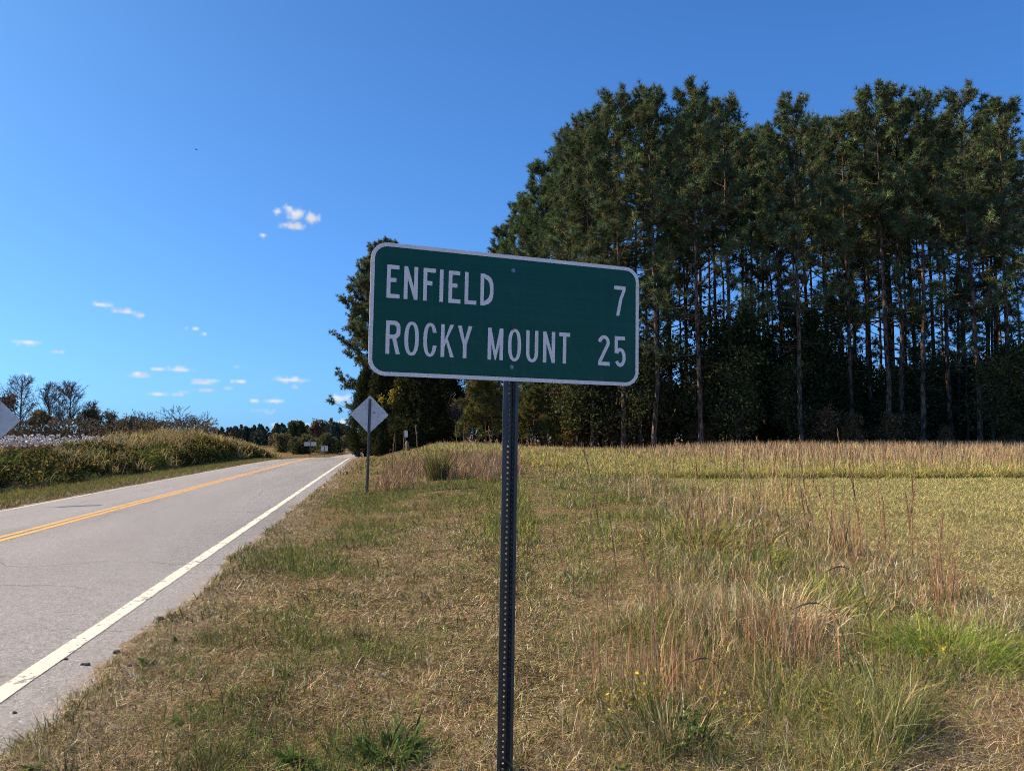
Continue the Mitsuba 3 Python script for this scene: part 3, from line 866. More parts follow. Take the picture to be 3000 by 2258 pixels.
def bare_tree(px, d, tp, label, seed, wide=1.0, leafcol=None, nleaf=0, size=.3, trunk_key='grey_bark', name='bare_tree', cat_='bare tree', depth=5, stems=1, group=None, skirt=0.0, **kw):
    g = spot(px, d)
    H = CAM_Z + (CY - tp) / F * d - g[2]
    (p0, p1, r0, r1), ends = branching(seed, H, depth=depth, stems=stems, twig=d * .0003, **kw)
    for q in (p0, p1, ends): q[:, :2] *= wide
    key = num(name)
    tag(key, label, cat_, group)
    thick = r0 > d * .00036
    put(key + '__trunk', cat([segs_mesh(p0[thick] + g, p1[thick] + g, r0[thick], r1[thick], 5)]), trunk_key)
    rng = np.random.default_rng(seed + 5)
    if nleaf:
        P = ends[rng.integers(0, len(ends), nleaf)] + rng.normal(0, .03 * H, (nleaf, 3))
        P[:, 2] = np.where(rng.uniform(size=nleaf) < skirt, P[:, 2] * rng.uniform(.05, 1, nleaf), P[:, 2])
        put_veg(key + '__crown', [leaves(P + g, rng.uniform(.6, 1.3, nleaf) * size, pick(leafcol, np.ones(len(leafcol)), nleaf, rng), rng)] +
                ([(*(sm := segs_mesh(p0[~thick] + g, p1[~thick] + g, r0[~thick], r1[~thick], 3)), np.tile([[.13, .11, .09]], (len(sm[0]), 1)))] if (~thick).any() else []))
    elif (~thick).any():
        put(key + '__twig', segs_mesh(p0[~thick] + g, p1[~thick] + g, r0[~thick], r1[~thick], 3), trunk_key)
        labels[key + '__twig'] = {'label': 'fine bare twigs', 'kind': 'stuff'}


def oval_tree(px, d, tp, label, seed, wide=.3, low=.22, stems=1):
    """A leafless upright tree: a trunk to the top, ascending limbs out to an egg-shaped outline, fine twigs."""
    rng = np.random.default_rng(seed)
    g = spot(px, d)
    H = CAM_Z + (CY - tp) / F * d - g[2]
    B, S = [], []          # thick and thin sticks: p0, p1, r0, r1
    for st in range(stems):
        off = np.array([rng.normal(0, .05 * H) * (stems > 1), rng.normal(0, .05 * H) * (stems > 1), -.3])
        hh = H * (1 if st == 0 else rng.uniform(.8, .95))
        pts = bezier(off, off + [rng.normal(0, .02 * H), 0, hh * .5], off * [1.8, 1.8, 0] + [rng.normal(0, .04 * H), rng.normal(0, .04 * H), hh], 9)
        rr = np.linspace(.017 * H, .004 * H, 9)
        B += [(pts[i], pts[i + 1], rr[i], rr[i + 1]) for i in range(8)]
        for k in range(60):
            f = rng.uniform(low, .97)
            b = np.array([np.interp(f, np.linspace(0, 1, 9), pts[:, i]) for i in range(3)])
            az = rng.uniform(0, 6.28)
            e = min(.985, f + rng.uniform(.12, .32) * (1.15 - f))
            rad = wide * H * math.sqrt(max(0, 1 - ((e - .56) / .46) ** 2)) * rng.uniform(.55, 1.05)
            end = np.array([off[0] + rad * math.cos(az), off[1] + rad * math.sin(az), e * hh + rad * .25])
            q = bezier(b, b * .45 + end * .55 - [0, 0, .03 * H], end, 5)
            B += [(q[i], q[i + 1], .0042 * H * (1 - .18 * i), .0042 * H * (.82 - .18 * i)) for i in range(4)]
            for _ in range(9):
                p = q[0] + (q[4] - q[0]) * rng.uniform(.3, 1.0)
                v = unit(q[4] - q[0] + rng.normal(0, .5, 3) * np.linalg.norm(q[4] - q[0]) + [0, 0, .25 * H * .3]) * H * rng.uniform(.05, .11)
                S.append((p, p + v, d * .00022, d * .00016))
                for _ in range(2):
                    p2 = p + v * rng.uniform(.3, 1)
                    S.append((p2, p2 + unit(v + rng.normal(0, .6, 3) * np.linalg.norm(v)) * H * rng.uniform(.03, .06), d * .00018, d * .00012))
    key = num('bare_tree')
    tag(key, label, 'bare tree')
    un = lambda L: [np.array([q[i] for q in L]) for i in range(4)]
    p0, p1, r0, r1 = un(B)
    put(key + '__trunk', segs_mesh(p0 + g, p1 + g, r0, r1, 5), 'grey_bark')
    p0, p1, r0, r1 = un(S)
    put(key + '__twig', segs_mesh(p0 + g, p1 + g, r0, r1, 3), 'grey_bark')
    labels[key + '__twig'] = {'label': 'fine bare twigs', 'kind': 'stuff'}


FALL = [(.17, .13, .07), (.13, .12, .06), (.18, .14, .06)]
oval_tree(44, 150, 820, 'tallest leafless tree at the far left with a wide round head', 71, .27, .2, 1)
oval_tree(112, 152, 836, 'bare tall tree second from the left behind the cotton', 72, .22, .25, 1)
oval_tree(150, 148, 834, 'bare egg shaped tree with a thick dark trunk behind the cotton', 73, .25, .22, 1)
bare_tree(84, 140, 886, 'brown leaved tree between the two tallest bare trees', 74, .95, FALL, 3200, .42, name='autumn_tree', cat_='tree', up=.8)
bare_tree(-6, 135, 850, 'reddish brown tree at the left picture edge', 75, .6, [(.18, .11, .08), (.14, .10, .07)], 1100, .45, name='autumn_tree', cat_='tree')
oval_tree(195, 155, 874, 'thin bare tree right of the three tall bare trees', 76, .22, .2, 1)
bare_tree(206, 150, 880, 'thin tree with a few brown leaves beside its bare neighbour', 77, .8, FALL, 1400, .35, name='autumn_tree', cat_='tree', up=1.0)
bare_tree(236, 150, 892, 'small bushy half bare tree at the field end', 78, .9, FALL, 600, .35, stems=2)
bare_tree(268, 148, 895, 'low round half bare tree left of the wider one', 79, .9, [(.2, .18, .06), (.2, .14, .05)], 700, .35, stems=2)
bare_tree(292, 150, 886, 'small bare tree between the low round one and the wide one', 66, 1.0, FALL, 260, .35, stems=2)
bare_tree(342, 149, 893, 'thin bare tree right of the wide low one', 67, .9, FALL, 200, .35, stems=2)
bare_tree(222, 153, 884, 'slim bare tree beside the small bushy one', 68, .7, FALL, 260, .35)
bare_tree(316, 146, 888, 'wide low bare tree with tangled twigs', 80, 1.25, FALL, 400, .35, stems=3, spread=.7)
bare_tree(392, 140, 874, 'isolated leafless tree with spreading fan of branches above the golden weeds', 81, 1.3, stems=2, spread=.7, up=.6, depth=5)
bare_tree(635, 165, 911, 'rounded green tree left of the guide sign', 82, .85, [(.08, .105, .04), (.11, .13, .045)], 6200, .55, name='leafy_tree', cat_='tree', skirt=.45, trunk=.2)
bare_tree(616, 160, 935, 'pale yellowish bush left of the rounded green tree', 83, 1.0, [(.22, .2, .08), (.17, .17, .07)], 2200, .5, name='leafy_tree', cat_='tree', stems=3, skirt=.65, trunk=.16)
bare_tree(690, 175, 908, 'brown half bare tree right of the guide sign', 84, .75, [(.18, .12, .07), (.13, .11, .06)], 3000, .45, name='autumn_tree', cat_='tree', skirt=.4)
bare_tree(664, 150, 937, 'low pale shrubby tree behind the guide sign', 85, 1.3, [(.19, .18, .08), (.13, .14, .05)], 2600, .45, name='leafy_tree', cat_='tree', stems=3, skirt=.65, trunk=.16)
bare_tree(708, 158, 936, 'olive bush behind the route markers', 86, 1.1, [(.15, .16, .06), (.10, .12, .04)], 2800, .45, name='leafy_tree', cat_='tree', stems=3, skirt=.65, trunk=.16)
bare_tree(720, 165, 950, 'dark bush at the roadside beyond the crest', 87, 1.8, [(.06, .06, .03), (.09, .08, .04)], 4200, .5, name='leafy_tree', cat_='tree', stems=3, skirt=.65, trunk=.16)
bare_tree(650, 140, 955, 'dark green low bush under the guide sign', 97, 1.5, [(.05, .06, .025), (.07, .08, .03)], 2600, .4, name='leafy_tree', cat_='tree', stems=3, skirt=.65, trunk=.16)
bare_tree(749, 290, 940, 'small round leafless tree in the far hay field', 88, 1.2, [(.24, .16, .1)], 900, .7, stems=2)
bare_tree(755, 245, 969, 'dark little bush in the far hay field', 89, 1.3, [(.05, .055, .03)], 500, .35, name='leafy_tree', cat_='bush', depth=3, stems=3)
bare_tree(767, 260, 969, 'small dark green bush beside the far road', 90, 1.0, [(.04, .06, .03)], 500, .4, name='leafy_tree', cat_='bush', depth=3, stems=3)
bare_tree(808, 64, 955, 'small red leaved shrub at the roadside under the cedars', 91, 1.0, [(.30, .06, .05), (.22, .12, .06)], 700, .12, name='leafy_tree', cat_='shrub', depth=3, stems=3)
bare_tree(960, 63, 835, 'leafless grey shrub with arching twigs left of the sign post', 92, 1.1, stems=6, spread=.5, depth=4, up=.6, r=.035)
bare_tree(1000, 61, 858, 'smaller leafless grey shrub beside the arching one', 93, 1.2, stems=6, spread=.5, depth=4, up=.6, r=.03)
bare_tree(855, 60, 823, 'yellow leaved sapling among the dark cedars', 94, .5, [(.42, .34, .05)], 500, .16, name='leafy_tree', cat_='sapling', depth=3)

# brush along the far end of the cotton field
rng = np.random.default_rng(98)
N = 15000
px = rng.uniform(-200, 470, N); d = rng.uniform(132, 158, N)
x = (px - CX) / F * d
tp = 893 + 40 * fb(px * .06, px * 0, 1, 99) - 14 * (px < 180) * fb(px * .02, px * 0, 1, 98)
H = CAM_Z + (CY - tp) / F * d - terrain(x, d)
P = np.stack([x, d, terrain(x, d) + H * rng.uniform(0, 1, N) ** .8], -1)
put_veg('field_edge_brush', leaves(P, rng.uniform(.3, .7, N), pick([(.12, .10, .065), (.16, .12, .085), (.08, .08, .045), (.19, .14, .07)], [.35, .3, .2, .15], N, rng, .3), rng), 'needle')
tag('field_edge_brush', 'dark mixed brush along the far end of the cotton field', 'brush', kind='stuff')

# distant pine woods: a mass on the skyline
rng = np.random.default_rng(101)
parts = []


def far_pine(x, y, H, rad, col):
    n = 150
    z = rng.uniform(0, 1, n)
    az = rng.uniform(0, 6.28, n)
    r = rad * np.clip((1 - z) ** .6 * (.6 + .6 * rng.uniform(size=n)), .05, 1)
    P = np.stack([x + r * np.cos(az), y + r * np.sin(az), float(terrain(x, y)) - .5 + (.12 + .88 * z) * H], -1)
    return leaves(P, rng.uniform(.7, 1.4, n) * H * .13, jitter(col, n, rng, .25, .1), rng, aspect=.8)


for i in range(330):
    px, d = rng.uniform(-260, 735), rng.uniform(380, 460)
    x = (px - CX) / F * d
    tp = np.interp(px, [-260, 400, 450, 520, 600, 700, 735], [930, 930, 927, 923, 921, 917, 915]) + rng.normal(0, 4)
    H = CAM_Z + (CY - tp) / F * d - float(terrain(x, d))
    brown = rng.uniform() < .14
    parts.append(far_pine(x, d, max(H, 4), rng.uniform(2, 3.4), (.15, .10, .07) if brown else (.05, .075, .052)))
for i in range(130):
    px = rng.uniform(705, 792)
    d = np.interp(px, [705, 792], [300, 420]) + rng.uniform(0, 60)
    x = (px - CX) / F * d
    tp = np.interp(px, [705, 722, 745, 765, 780, 792], [922, 914, 920, 930, 948, 958]) + rng.normal(0, 3)
    H = CAM_Z + (CY - tp) / F * d - float(terrain(x, d))
    parts.append(far_pine(x, d, max(H, 3), rng.uniform(2.2, 3.6), (.052, .08, .06)))
for i in range(170):
    px, d = rng.uniform(770, 1300), rng.uniform(760, 900)
    x = (px - CX) / F * d
    tp = 956 + rng.normal(0, 1.2)
    H = CAM_Z + (CY - tp) / F * d - float(terrain(x, d))
    parts.append(far_pine(x, d, max(H, 3), rng.uniform(4, 7), (.035, .05, .05)))
put_veg('distant_woods', parts, 'needle')
tag('distant_woods', 'far off pine woods along the skyline', 'woods', kind='stuff')

tag('utility_pole', 'thin far utility pole by the hay field', 'utility pole')
g = spot(754, 330)
Hh = CAM_Z + (CY - 941) / F * 330 - g[2]
put('utility_pole__pole', tube([[g[0], g[1], g[2] - .3], [g[0], g[1], g[2] + Hh]], [.17, .12], 8), 'wood_grey')
q = trimesh.creation.box([2.2, .14, .16]); q.apply_translation([g[0], g[1], g[2] + Hh - .5])
put('utility_pole__crossarm', q, 'wood_grey')

# small sign and a broken post at the foot of the cedars
g = spot(878, 56)
tag('boundary_sign', 'small white rectangular notice on a stake in front of the dark cedars', 'sign')
m = frame([g[0], g[1] - .25, CAM_Z + (CY - 937) / F * 56], 6, 3)
q = flat(rrect(-.15, -.24, .15, .24, .015), .006)
put_at('boundary_sign__plate', q, m, 'white_plastic')
put_at('boundary_sign__stake', trimesh.creation.box([.05, 1.9, .04]).apply_translation([0, -.6, -.03]), m, 'wood_grey')
g = spot(882, 54)
tag('stump', 'broken tan tree stump below the small white notice', 'stump')
zz = np.array([-.2, 0, .3, .6, .72])
put('stump__trunk', tube(np.c_[g[0] + zz * -.12, g[1] + zz * 0, g[2] + zz], [.2, .17, .14, .13, .05], 9), 'wood_grey', smooth=60)

# ---------------------------------------------------------------- grasses
STRAW, DRY, OLIVE, GREEN, BRIGHT = (.45, .385, .24), (.24, .18, .115), (.19, .195, .075), (.09, .14, .04), (.24, .29, .065)
REDDISH, GOLD, PALE, PINK = (.33, .20, .115), (.48, .38, .14), (.68, .60, .43), (.36, .23, .18)
rng = np.random.default_rng(200)


def sample(y0, y1, rho, keep=None, xlo=None, xhi=None):
    """Points on the ground in the strip y0..y1, rho per square metre, within reach of the view."""
    a = lambda y: .80 * y + 1.6
    lo, hi = -a(y1) if xlo is None else xlo, a(y1) if xhi is None else xhi
    n = int(rho * (y1 - y0) * (hi - lo))
    x, y = rng.uniform(lo, hi, n), rng.uniform(y0, y1, n)
    k = abs(x) < a(y)
    x, y = x[k], y[k]
    if keep is not None:
        k = keep(x, y)
        x, y = x[k], y[k]
    return x, y


def strip_right(y):
    return np.interp(y, [3.3, 3.6, 5.1, 6, 7, 18, 26, 40], [1.6, 1.8, 3.2, 4.2, 4.5, 4.9, 3.2, -2]) + .35 * (fb(y * 1.3, y * 0, 1, 9) - .5)


def strip_left(y):
    return np.interp(y, [3.3, 5, 7, 16, 22, 40], [.25, .3, .25, .4, .2, -4]) + .4 * (fb(y * 1.1, y * 0 + 5, 1, 8) - .5)


def zones(x, y):
    t, L = road_tl(x, y)
    d = L - LINE_R
    tall = (y > 22.9 + 1.3 * (fb(x, y, .5, 4) - .5) + .7 * (fb(x, y, 2.0, 5) - .5)) & (x > np.interp(y, [22, 27, 35, 45], [3.4, 2.2, -1.5, -5.5]))
    strip = (x > strip_left(y)) & (x < strip_right(y)) & ~tall
    lawn = (x >= strip_right(y)) & ~tall
    verge = ~tall & ~strip & ~lawn
    return d, tall, strip, lawn, verge


def woods_edge(x):
    return np.interp(x, [-14, -9, -4, 0, 3, 8, 40], [62, 60, 56, 52, 47, 44, 42])


verge_parts, strip_parts, lawn_parts, tall_parts, thatch_parts = [], [], [], [], []
BANDS = [(2.4, 4.2, 7000, .0042, 2), (4.2, 6.2, 4600, .0055, 2), (6.2, 9, 2500, .0085, 2), (9, 13, 1800, .0105, 2), (13, 23.3, 1050, .014, 1), (23.3, 32, 150, .035, 1), (32, 58, 50, .06, 1)]
for y0, y1, rho, w, sg in BANDS:
    x, y = sample(y0, y1, rho, lambda x, y: (road_tl(x, y)[1] > LINE_R + .3) & (y < woods_edge(x)))
    d, tall, strip, lawn, verge = zones(x, y)
    z = terrain(x, y)
    P = np.stack([x, y, z - .005], -1)
    # --- mown verge beside the road
    edge = d > .5 + .55 * (fb(x, y, 1.4, 12) - .5) + .3 * (fb(x, y, 6, 13) - .5)
    k = np.where(verge & edge)[0]
    gr = fb(x[k], y[k], .9, 21) + .35 * (fb(x[k], y[k], 3.5, 22) - .5) + .16 * sstep(8, 15, y[k]) * sstep(.8, 2, d[k])
    dens = fb(x[k], y[k], 2.6, 23) + .3 * (fb(x[k], y[k], 7, 24) - .5)
    kk = rng.uniform(size=len(k)) < np.clip(.45 + 1.6 * (dens - .35), .12, 1)
    k, gr, dens = k[kk], gr[kk], dens[kk]
    n = len(k)
    isg = rng.uniform(size=n) < np.clip((gr - .45 - .10 * sstep(1.6, .5, d[k])) * 3.2, .07, .8)
    yl = sstep(-1.5, 1.0, x[k]) * sstep(6, 13, y[k])
    col = pick([STRAW, DRY, OLIVE, PALE, (.17, .11, .08), (.12, .10, .05)], [.20, .26, .24, .07, .11, .14], n, rng, .45)
    col[isg] = pick([GREEN, OLIVE, BRIGHT], [.5, .35, .15], isg.sum(), rng)
    dk = rng.uniform(size=n) < np.clip((fb(x[k], y[k], 2.6, 25) - .55) * 6, 0, .75)
    col[dk] = pick([(.05, .07, .025), (.08, .085, .04), (.085, .065, .04)], [.34, .3, .36], dk.sum(), rng)
    yy = rng.uniform(size=n) < yl * .65
    col[yy] = pick([BRIGHT, GOLD, OLIVE], [.45, .3, .35], yy.sum(), rng)
    ln = (.028 + .05 * dens ** 1.5 + .025 * isg) * rng.uniform(.5, 1.6, n) * (1 + 1.4 * yl)
    lay = rng.uniform(size=n) < .6 - .3 * yl
    th = np.where(lay & ~isg, rng.uniform(.7, 1.5, n), abs(rng.normal(.15, .35, n)))
    verge_parts.append(blades(P[k], ln * np.where(lay, 1.7, 1), w * rng.uniform(.5, 1.2, n), rng.uniform(0, 6.28, n), th, rng.uniform(0, .9, n), col, rng=rng, segs=sg))
    # --- matted dead straw over everything but the road
    if y1 <= 13.1:
        k = np.where((edge | (d > .42 + .25 * (fb(x, y, 3, 14) - .5))) & ~tall)[0]
        k = k[rng.uniform(size=len(k)) < np.where(lawn[k] & (y[k] < 6.5), .4, .52)]
        n = len(k)
        q = P[k] + rng.normal(0, .02, (n, 3)) * [1, 1, 0] + np.array([0, 0, .004]) + rng.uniform(0, .02, (n, 1)) * [0, 0, 1]
        col = pick([STRAW, DRY, (.10, .08, .05), PALE, (.27, .25, .10), PINK], [.20, .25, .26, .07, .18, .04], n, rng, .5)
        thatch_parts.append(blades(q, rng.uniform(.04, .12, n), w * rng.uniform(.5, 1.0, n), rng.uniform(0, 6.28, n), rng.uniform(1.15, 1.62, n), np.zeros(n), col, rng=rng, segs=1))
    # --- weedy strip right of the post
    k = np.where(strip)[0]
    c1 = fb(x[k], y[k], 1.5, 31) + .4 * (fb(x[k], y[k], 5, 32) - .5)
    kk = rng.uniform(size=len(k)) < np.clip(.4 + 1.7 * (c1 - .3), .2, 1)
    k, c1 = k[kk], c1[kk]
    n = len(k)
    hgt = np.clip(.09 + .95 * (c1 - .36), .05, .5) * np.interp(y[k], [3, 5, 12, 20], [1.0, 1.0, .75, .8]) * (.45 + .55 * sstep(.5, 1.6, x[k])) * (1 - .35 * sstep(6, 9, y[k]) * sstep(2.6, 1.6, x[k]))
    far = sstep(5.5, 9, y[k])
    col = pick([STRAW, DRY, OLIVE, GREEN, REDDISH, PALE], [.22, .22, .22, .14, .16, .10], n, rng, .4)
    gg = rng.uniform(size=n) < np.clip(-.12 + 1.5 * (fb(x[k], y[k], .9, 33) - .28) + .38 * far * sstep(3.4, 2.2, x[k]), .03, .85)
    col[gg] = pick([GREEN, OLIVE, BRIGHT], [.3, .45, .25], gg.sum(), rng)
    stand_ = rng.uniform(size=n) < .55
    th = np.where(stand_, abs(rng.normal(.1, .22, n)), rng.uniform(.5, 1.5, n))
    strip_parts.append(blades(P[k], hgt * rng.uniform(.5, 1.3, n), w * rng.uniform(.45, 1.0, n), rng.uniform(0, 6.28, n), th, rng.uniform(0, 1.0, n), col, tip=np.clip(col * rng.uniform(.9, 1.35, (n, 1)), 0, .8), rng=rng, segs=max(sg, 2)))
    # --- mown field on the right
    k = np.where(lawn)[0]
    n = len(k)
    near = sstep(6.5, 4.2, y[k])
    pt = fb(x[k], y[k], .7, 41)
    col = pick([(.44, .42, .18), (.38, .39, .14), OLIVE, STRAW], [.45, .35, .15, .15], n, rng, .24)
    nb = rng.uniform(size=n) < near * .85
    col[nb] = pick([STRAW, DRY, PALE, PINK], [.35, .35, .15, .12], nb.sum(), rng)
    gg = rng.uniform(size=n) < np.clip((pt - .52) * 3, 0, .5)
    col[gg] = pick([OLIVE, BRIGHT], [.6, .4], gg.sum(), rng)
    ln = rng.uniform(.03, .07, n) * (1 + .3 * pt) * (1 + .5 * sstep(8, 14, y[k]))
    lawn_parts.append(blades(P[k], ln, w * rng.uniform(.6, 1.2, n), rng.uniform(0, 6.28, n), rng.uniform(.1, 1.35, n), rng.uniform(0, .8, n), col, rng=rng, segs=1))
    # --- uncut field up to the woods
    k = np.where(tall)[0]
    if len(k):
        k = np.repeat(k, 4 if y1 < 40 else 5)
        n = len(k)
        j = rng.normal(0, .12, (n, 2))
        xx, yy = x[k] + j[:, 0], y[k] + j[:, 1]
        PP = np.stack([xx, yy, terrain(xx, yy)], -1)
        right = sstep(4, 14, xx)
        tuft = fb(xx, yy, 1.2, 51)
        red = rng.uniform(size=n) < np.clip((.015 + .26 * sstep(26, 40, yy) * (.10 + .90 * right)) * (.2 + 1.6 * fb(xx, yy, .5, 52)), 0, .7)
        col = pick([(.30, .33, .085), GOLD, OLIVE, (.41, .37, .14), STRAW], [.30, .16, .16, .26, .12], n, rng)
        col[red] = pick([(.34, .24, .14), (.36, .25, .18), STRAW], [.5, .2, .3], red.sum(), rng)
        ln = np.where(red, rng.uniform(.45, .95, n) * (.6 + .4 * right), rng.uniform(.14, .40, n) * (.6 + .9 * tuft))
        ww = np.where(red, w * .55, w * .95)
        tall_parts.append(blades(PP, ln, ww, rng.uniform(0, 6.28, n), np.where(red, abs(rng.normal(0, .1, n)), abs(rng.normal(.2, .35, n))), np.where(red, .1, rng.uniform(0, .9, n)), col, rng=rng, segs=2))
put_veg('verge_grass', verge_parts)
tag('verge_grass', 'short dry mown grass of the road verge', 'grass', kind='stuff')
put_veg('thatch', thatch_parts)
tag('thatch', 'matted dead straw lying over the ground between the grass', 'straw', kind='stuff')
put_veg('weed_strip', strip_parts)
tag('weed_strip', 'uneven knee high weeds and straw right of the sign post', 'weeds', kind='stuff')
put_veg('mown_field_grass', lawn_parts)
tag('mown_field_grass', 'closely mown straw coloured field grass', 'grass', kind='stuff')
put_veg('tall_field_grass', tall_parts)
tag('tall_field_grass', 'uncut yellow green grass with reddish seed stalks before the woods', 'grass', kind='stuff')

# rusty weeds on the bank behind the diamond sign
x, y = rng.uniform(-5.2, .3, 9000), rng.uniform(20.5, 34, 9000)
k = (fb(x, y, .5, 61) > .44) & (road_tl(x, y)[1] - LINE_R > 2.3 + .05 * (y - 20)) & (x < -.7 + .9 * fb(x, y, .6, 62) + (26 - y) * .12 + 1.2)
x, y = x[k], y[k]
n = len(x)
col = pick([(.21, .13, .09), PINK, REDDISH, OLIVE, DRY, STRAW], [.25, .16, .14, .2, .2, .12], n, rng)
put_veg('bank_weeds', blades(np.stack([x, y, terrain(x, y)], -1), rng.uniform(.2, .75, n) * (.5 + fb(x, y, .9, 63)), .018 * rng.uniform(.5, 1.5, n), rng.uniform(0, 6.28, n), abs(rng.normal(.15, .3, n)), rng.uniform(0, .7, n), col, rng=rng, segs=2))
tag('bank_weeds', 'rusty brown weeds on the bank behind the diamond sign', 'weeds', kind='stuff')

# left verge: a narrow mown band between road and hedgerow
t = rng.uniform(4, 95, 60000)
d = rng.uniform(.05, 3.0, 60000)
k = d > .15 + .5 * (fb(t, d, 1.5, 71) - .3)
t, d = t[k], d[k]
x, y = road_xy(t, LINE_L - d)
n = len(x)
col = pick([BRIGHT, OLIVE, (.22, .2, .05), DRY], [.3, .4, .2, .15], n, rng)
nr = d < .8
col[nr] = pick([OLIVE, DRY, STRAW, GREEN], [.35, .3, .2, .2], nr.sum(), rng)
put_veg('left_verge_grass', blades(np.stack([x, y, terrain(x, y)], -1), rng.uniform(.05, .16, n), .022 * rng.uniform(.5, 1.3, n) * (1 + t / 60), rng.uniform(0, 6.28, n), abs(rng.normal(.2, .4, n)), rng.uniform(0, .7, n), col, rng=rng, segs=1))
tag('left_verge_grass', 'narrow band of short green grass along the left lane', 'grass', kind='stuff')

# hedgerow of weeds on the left: leafy lower part and feathery grass on top
def hedge_h(t, d):
    b = np.interp(t, [0, 25, 36, 42, 48, 55, 64, 72, 80, 92], [.42, .42, .48, .72, 1.0, 1.3, 1.3, 1.2, 1.0, .5])
    return b * (.62 + .75 * fb(t, d, .42, 81)) * sstep(-.15, .45, d + .9 * (fb(t, d, .8, 82) - .5))


N = 105000
t, dd, v = 4 + 88 * rng.uniform(size=N) ** 1.25, rng.uniform(0, 3.2, N) ** 1.2, rng.uniform(0, 1, N)
dd = np.maximum(dd + 2.2 * (fb(t * .8, v * 1.6, .8, 86) - .45), -.15)
x, y = road_xy(t, LINE_L - 2.75 - dd)
h = hedge_h(t, dd) * (.7 + .7 * fb(t, dd, 1.1, 87))
P = np.stack([x, y, terrain(x, y) + h * .86 * np.sqrt(v)], -1) + rng.normal(0, .08, (N, 3))
kind = fb(t, dd * 2 + v * 2, .35, 83, 2)
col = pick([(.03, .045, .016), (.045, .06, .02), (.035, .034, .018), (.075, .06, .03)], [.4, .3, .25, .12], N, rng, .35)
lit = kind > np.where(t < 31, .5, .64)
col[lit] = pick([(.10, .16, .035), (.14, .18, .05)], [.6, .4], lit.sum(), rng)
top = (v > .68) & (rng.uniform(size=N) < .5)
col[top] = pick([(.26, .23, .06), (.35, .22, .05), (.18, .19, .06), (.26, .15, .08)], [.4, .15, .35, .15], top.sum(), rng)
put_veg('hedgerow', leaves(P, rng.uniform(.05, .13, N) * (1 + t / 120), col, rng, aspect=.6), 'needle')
tag('hedgerow', 'dark leafy tangle of the hedgerow along the left side of the road', 'hedgerow', kind='stuff')
N = 44000
t, dd = 4 + 90 * rng.uniform(size=N) ** 1.2, rng.uniform(-.25, 4.6, N)
x, y = road_xy(t, LINE_L - 2.6 - dd)
cl = fb(t, dd * 1.5, .55, 84)
k = rng.uniform(size=N) < np.clip((cl - .38) * 4, .02, 1) * np.where(dd < 1.7, .05 + .35 * (cl > .6), 1) * np.where(t < 44, .04 + .6 * (cl > .62), 1)
t, dd, x, y, cl = t[k], dd[k], x[k], y[k], cl[k]
n = len(t)
h = np.maximum(hedge_h(t, np.minimum(dd, 2.5)), .25)
far = sstep(28, 45, t)
P = np.stack([x, y, terrain(x, y) + h * rng.uniform(.5, .95, n)], -1)
col = pick([GOLD, OLIVE, STRAW, (.31, .26, .11), (.33, .25, .15)], [.26, .16, .2, .24, .2], n, rng)
put_veg('hedgerow_grass', blades(P, rng.uniform(.35, .8, n) * (.7 + .35 * far), .016 * rng.uniform(.6, 1.4, n) * (1 + t / 40), rng.uniform(0, 6.28, n), abs(rng.normal(.15, .25, n)), rng.uniform(.1, 1.1, n), col, rng=rng, segs=3))
tag('hedgerow_grass', 'feathery golden grass topping the hedgerow on the left', 'grass', kind='stuff')

# cotton behind the hedgerow
N = 9000
t, dd = rng.uniform(8, 80, N), rng.uniform(5.5, 34, N)
dd = 5.2 + np.round(dd / .95) * .95 + rng.normal(0, .16, N)
kk = fb(t, dd, .25, 92) > .40
t, dd = t[kk], dd[kk]
N = len(t)
x, y = road_xy(t, LINE_L - dd)
zt = terrain(x, y)
bh = rng.uniform(.45, 1.12, N) * (.6 + .8 * fb(x, y, .35, 91))
ball = trimesh.creation.icosphere(subdivisions=0).vertices, trimesh.creation.icosphere(subdivisions=0).faces
sc = rng.uniform(.045, .085, N)
V = (np.asarray(ball[0])[None] * sc[:, None, None] * rng.uniform(.7, 1.3, (N, 12, 1)) + np.stack([x, y, zt + bh], -1)[:, None]).reshape(-1, 3)
Fc = (np.asarray(ball[1])[None] + (np.arange(N) * 12)[:, None, None]).reshape(-1, 3)
put('cotton_crop', (V, Fc), 'matte', color=np.repeat(jitter((.74, .71, .66), N, rng, .12, .03).clip(0, .85), 12, 0))
tag('cotton_crop', 'white cotton bolls of the crop behind the hedgerow', 'cotton', kind='stuff')
M = 16000
k = rng.integers(0, N, M)
P = np.stack([x[k], y[k], zt[k]], -1) + rng.normal(0, .2, (M, 3)) * [1, 1, 0]
put_veg('cotton_stalks', blades(P, rng.uniform(.5, 1.1, M), np.full(M, .03), rng.uniform(0, 6.28, M), abs(rng.normal(.05, .2, M)), rng.uniform(-.2, .4, M), pick([(.14, .09, .06), (.2, .12, .08), (.1, .09, .04)], [.5, .3, .2], M, rng), rng=rng, segs=1))
tag('cotton_stalks', 'brown leafless stalks of the cotton crop', 'cotton', kind='stuff')

# ---------------------------------------------------------------- single plants in the foreground
def clump(key, label, x, y, n, ln, rad, col, w=.006, th=(.15, .4), curve=(.2, 1.1), category='grass clump', stalks=0):
    r = np.random.default_rng(abs(hash((round(x * 100), round(y * 100)))) % 100000) if False else np.random.default_rng(int(abs(x) * 1000 + y * 777))
    q = r.normal(0, rad * .5, (n, 2))
    P = np.stack([x + q[:, 0], y + q[:, 1], terrain(x + q[:, 0], y + q[:, 1])], -1)
    az = np.arctan2(q[:, 1], q[:, 0]) + r.normal(0, .6, n)
    put_veg(key, blades(P, ln * r.uniform(.5, 1.15, n), w * r.uniform(.6, 1.3, n), az, abs(r.normal(*th, n)), r.uniform(*curve, n), col(n, r), rng=r, segs=3))
    tag(key, label, category)


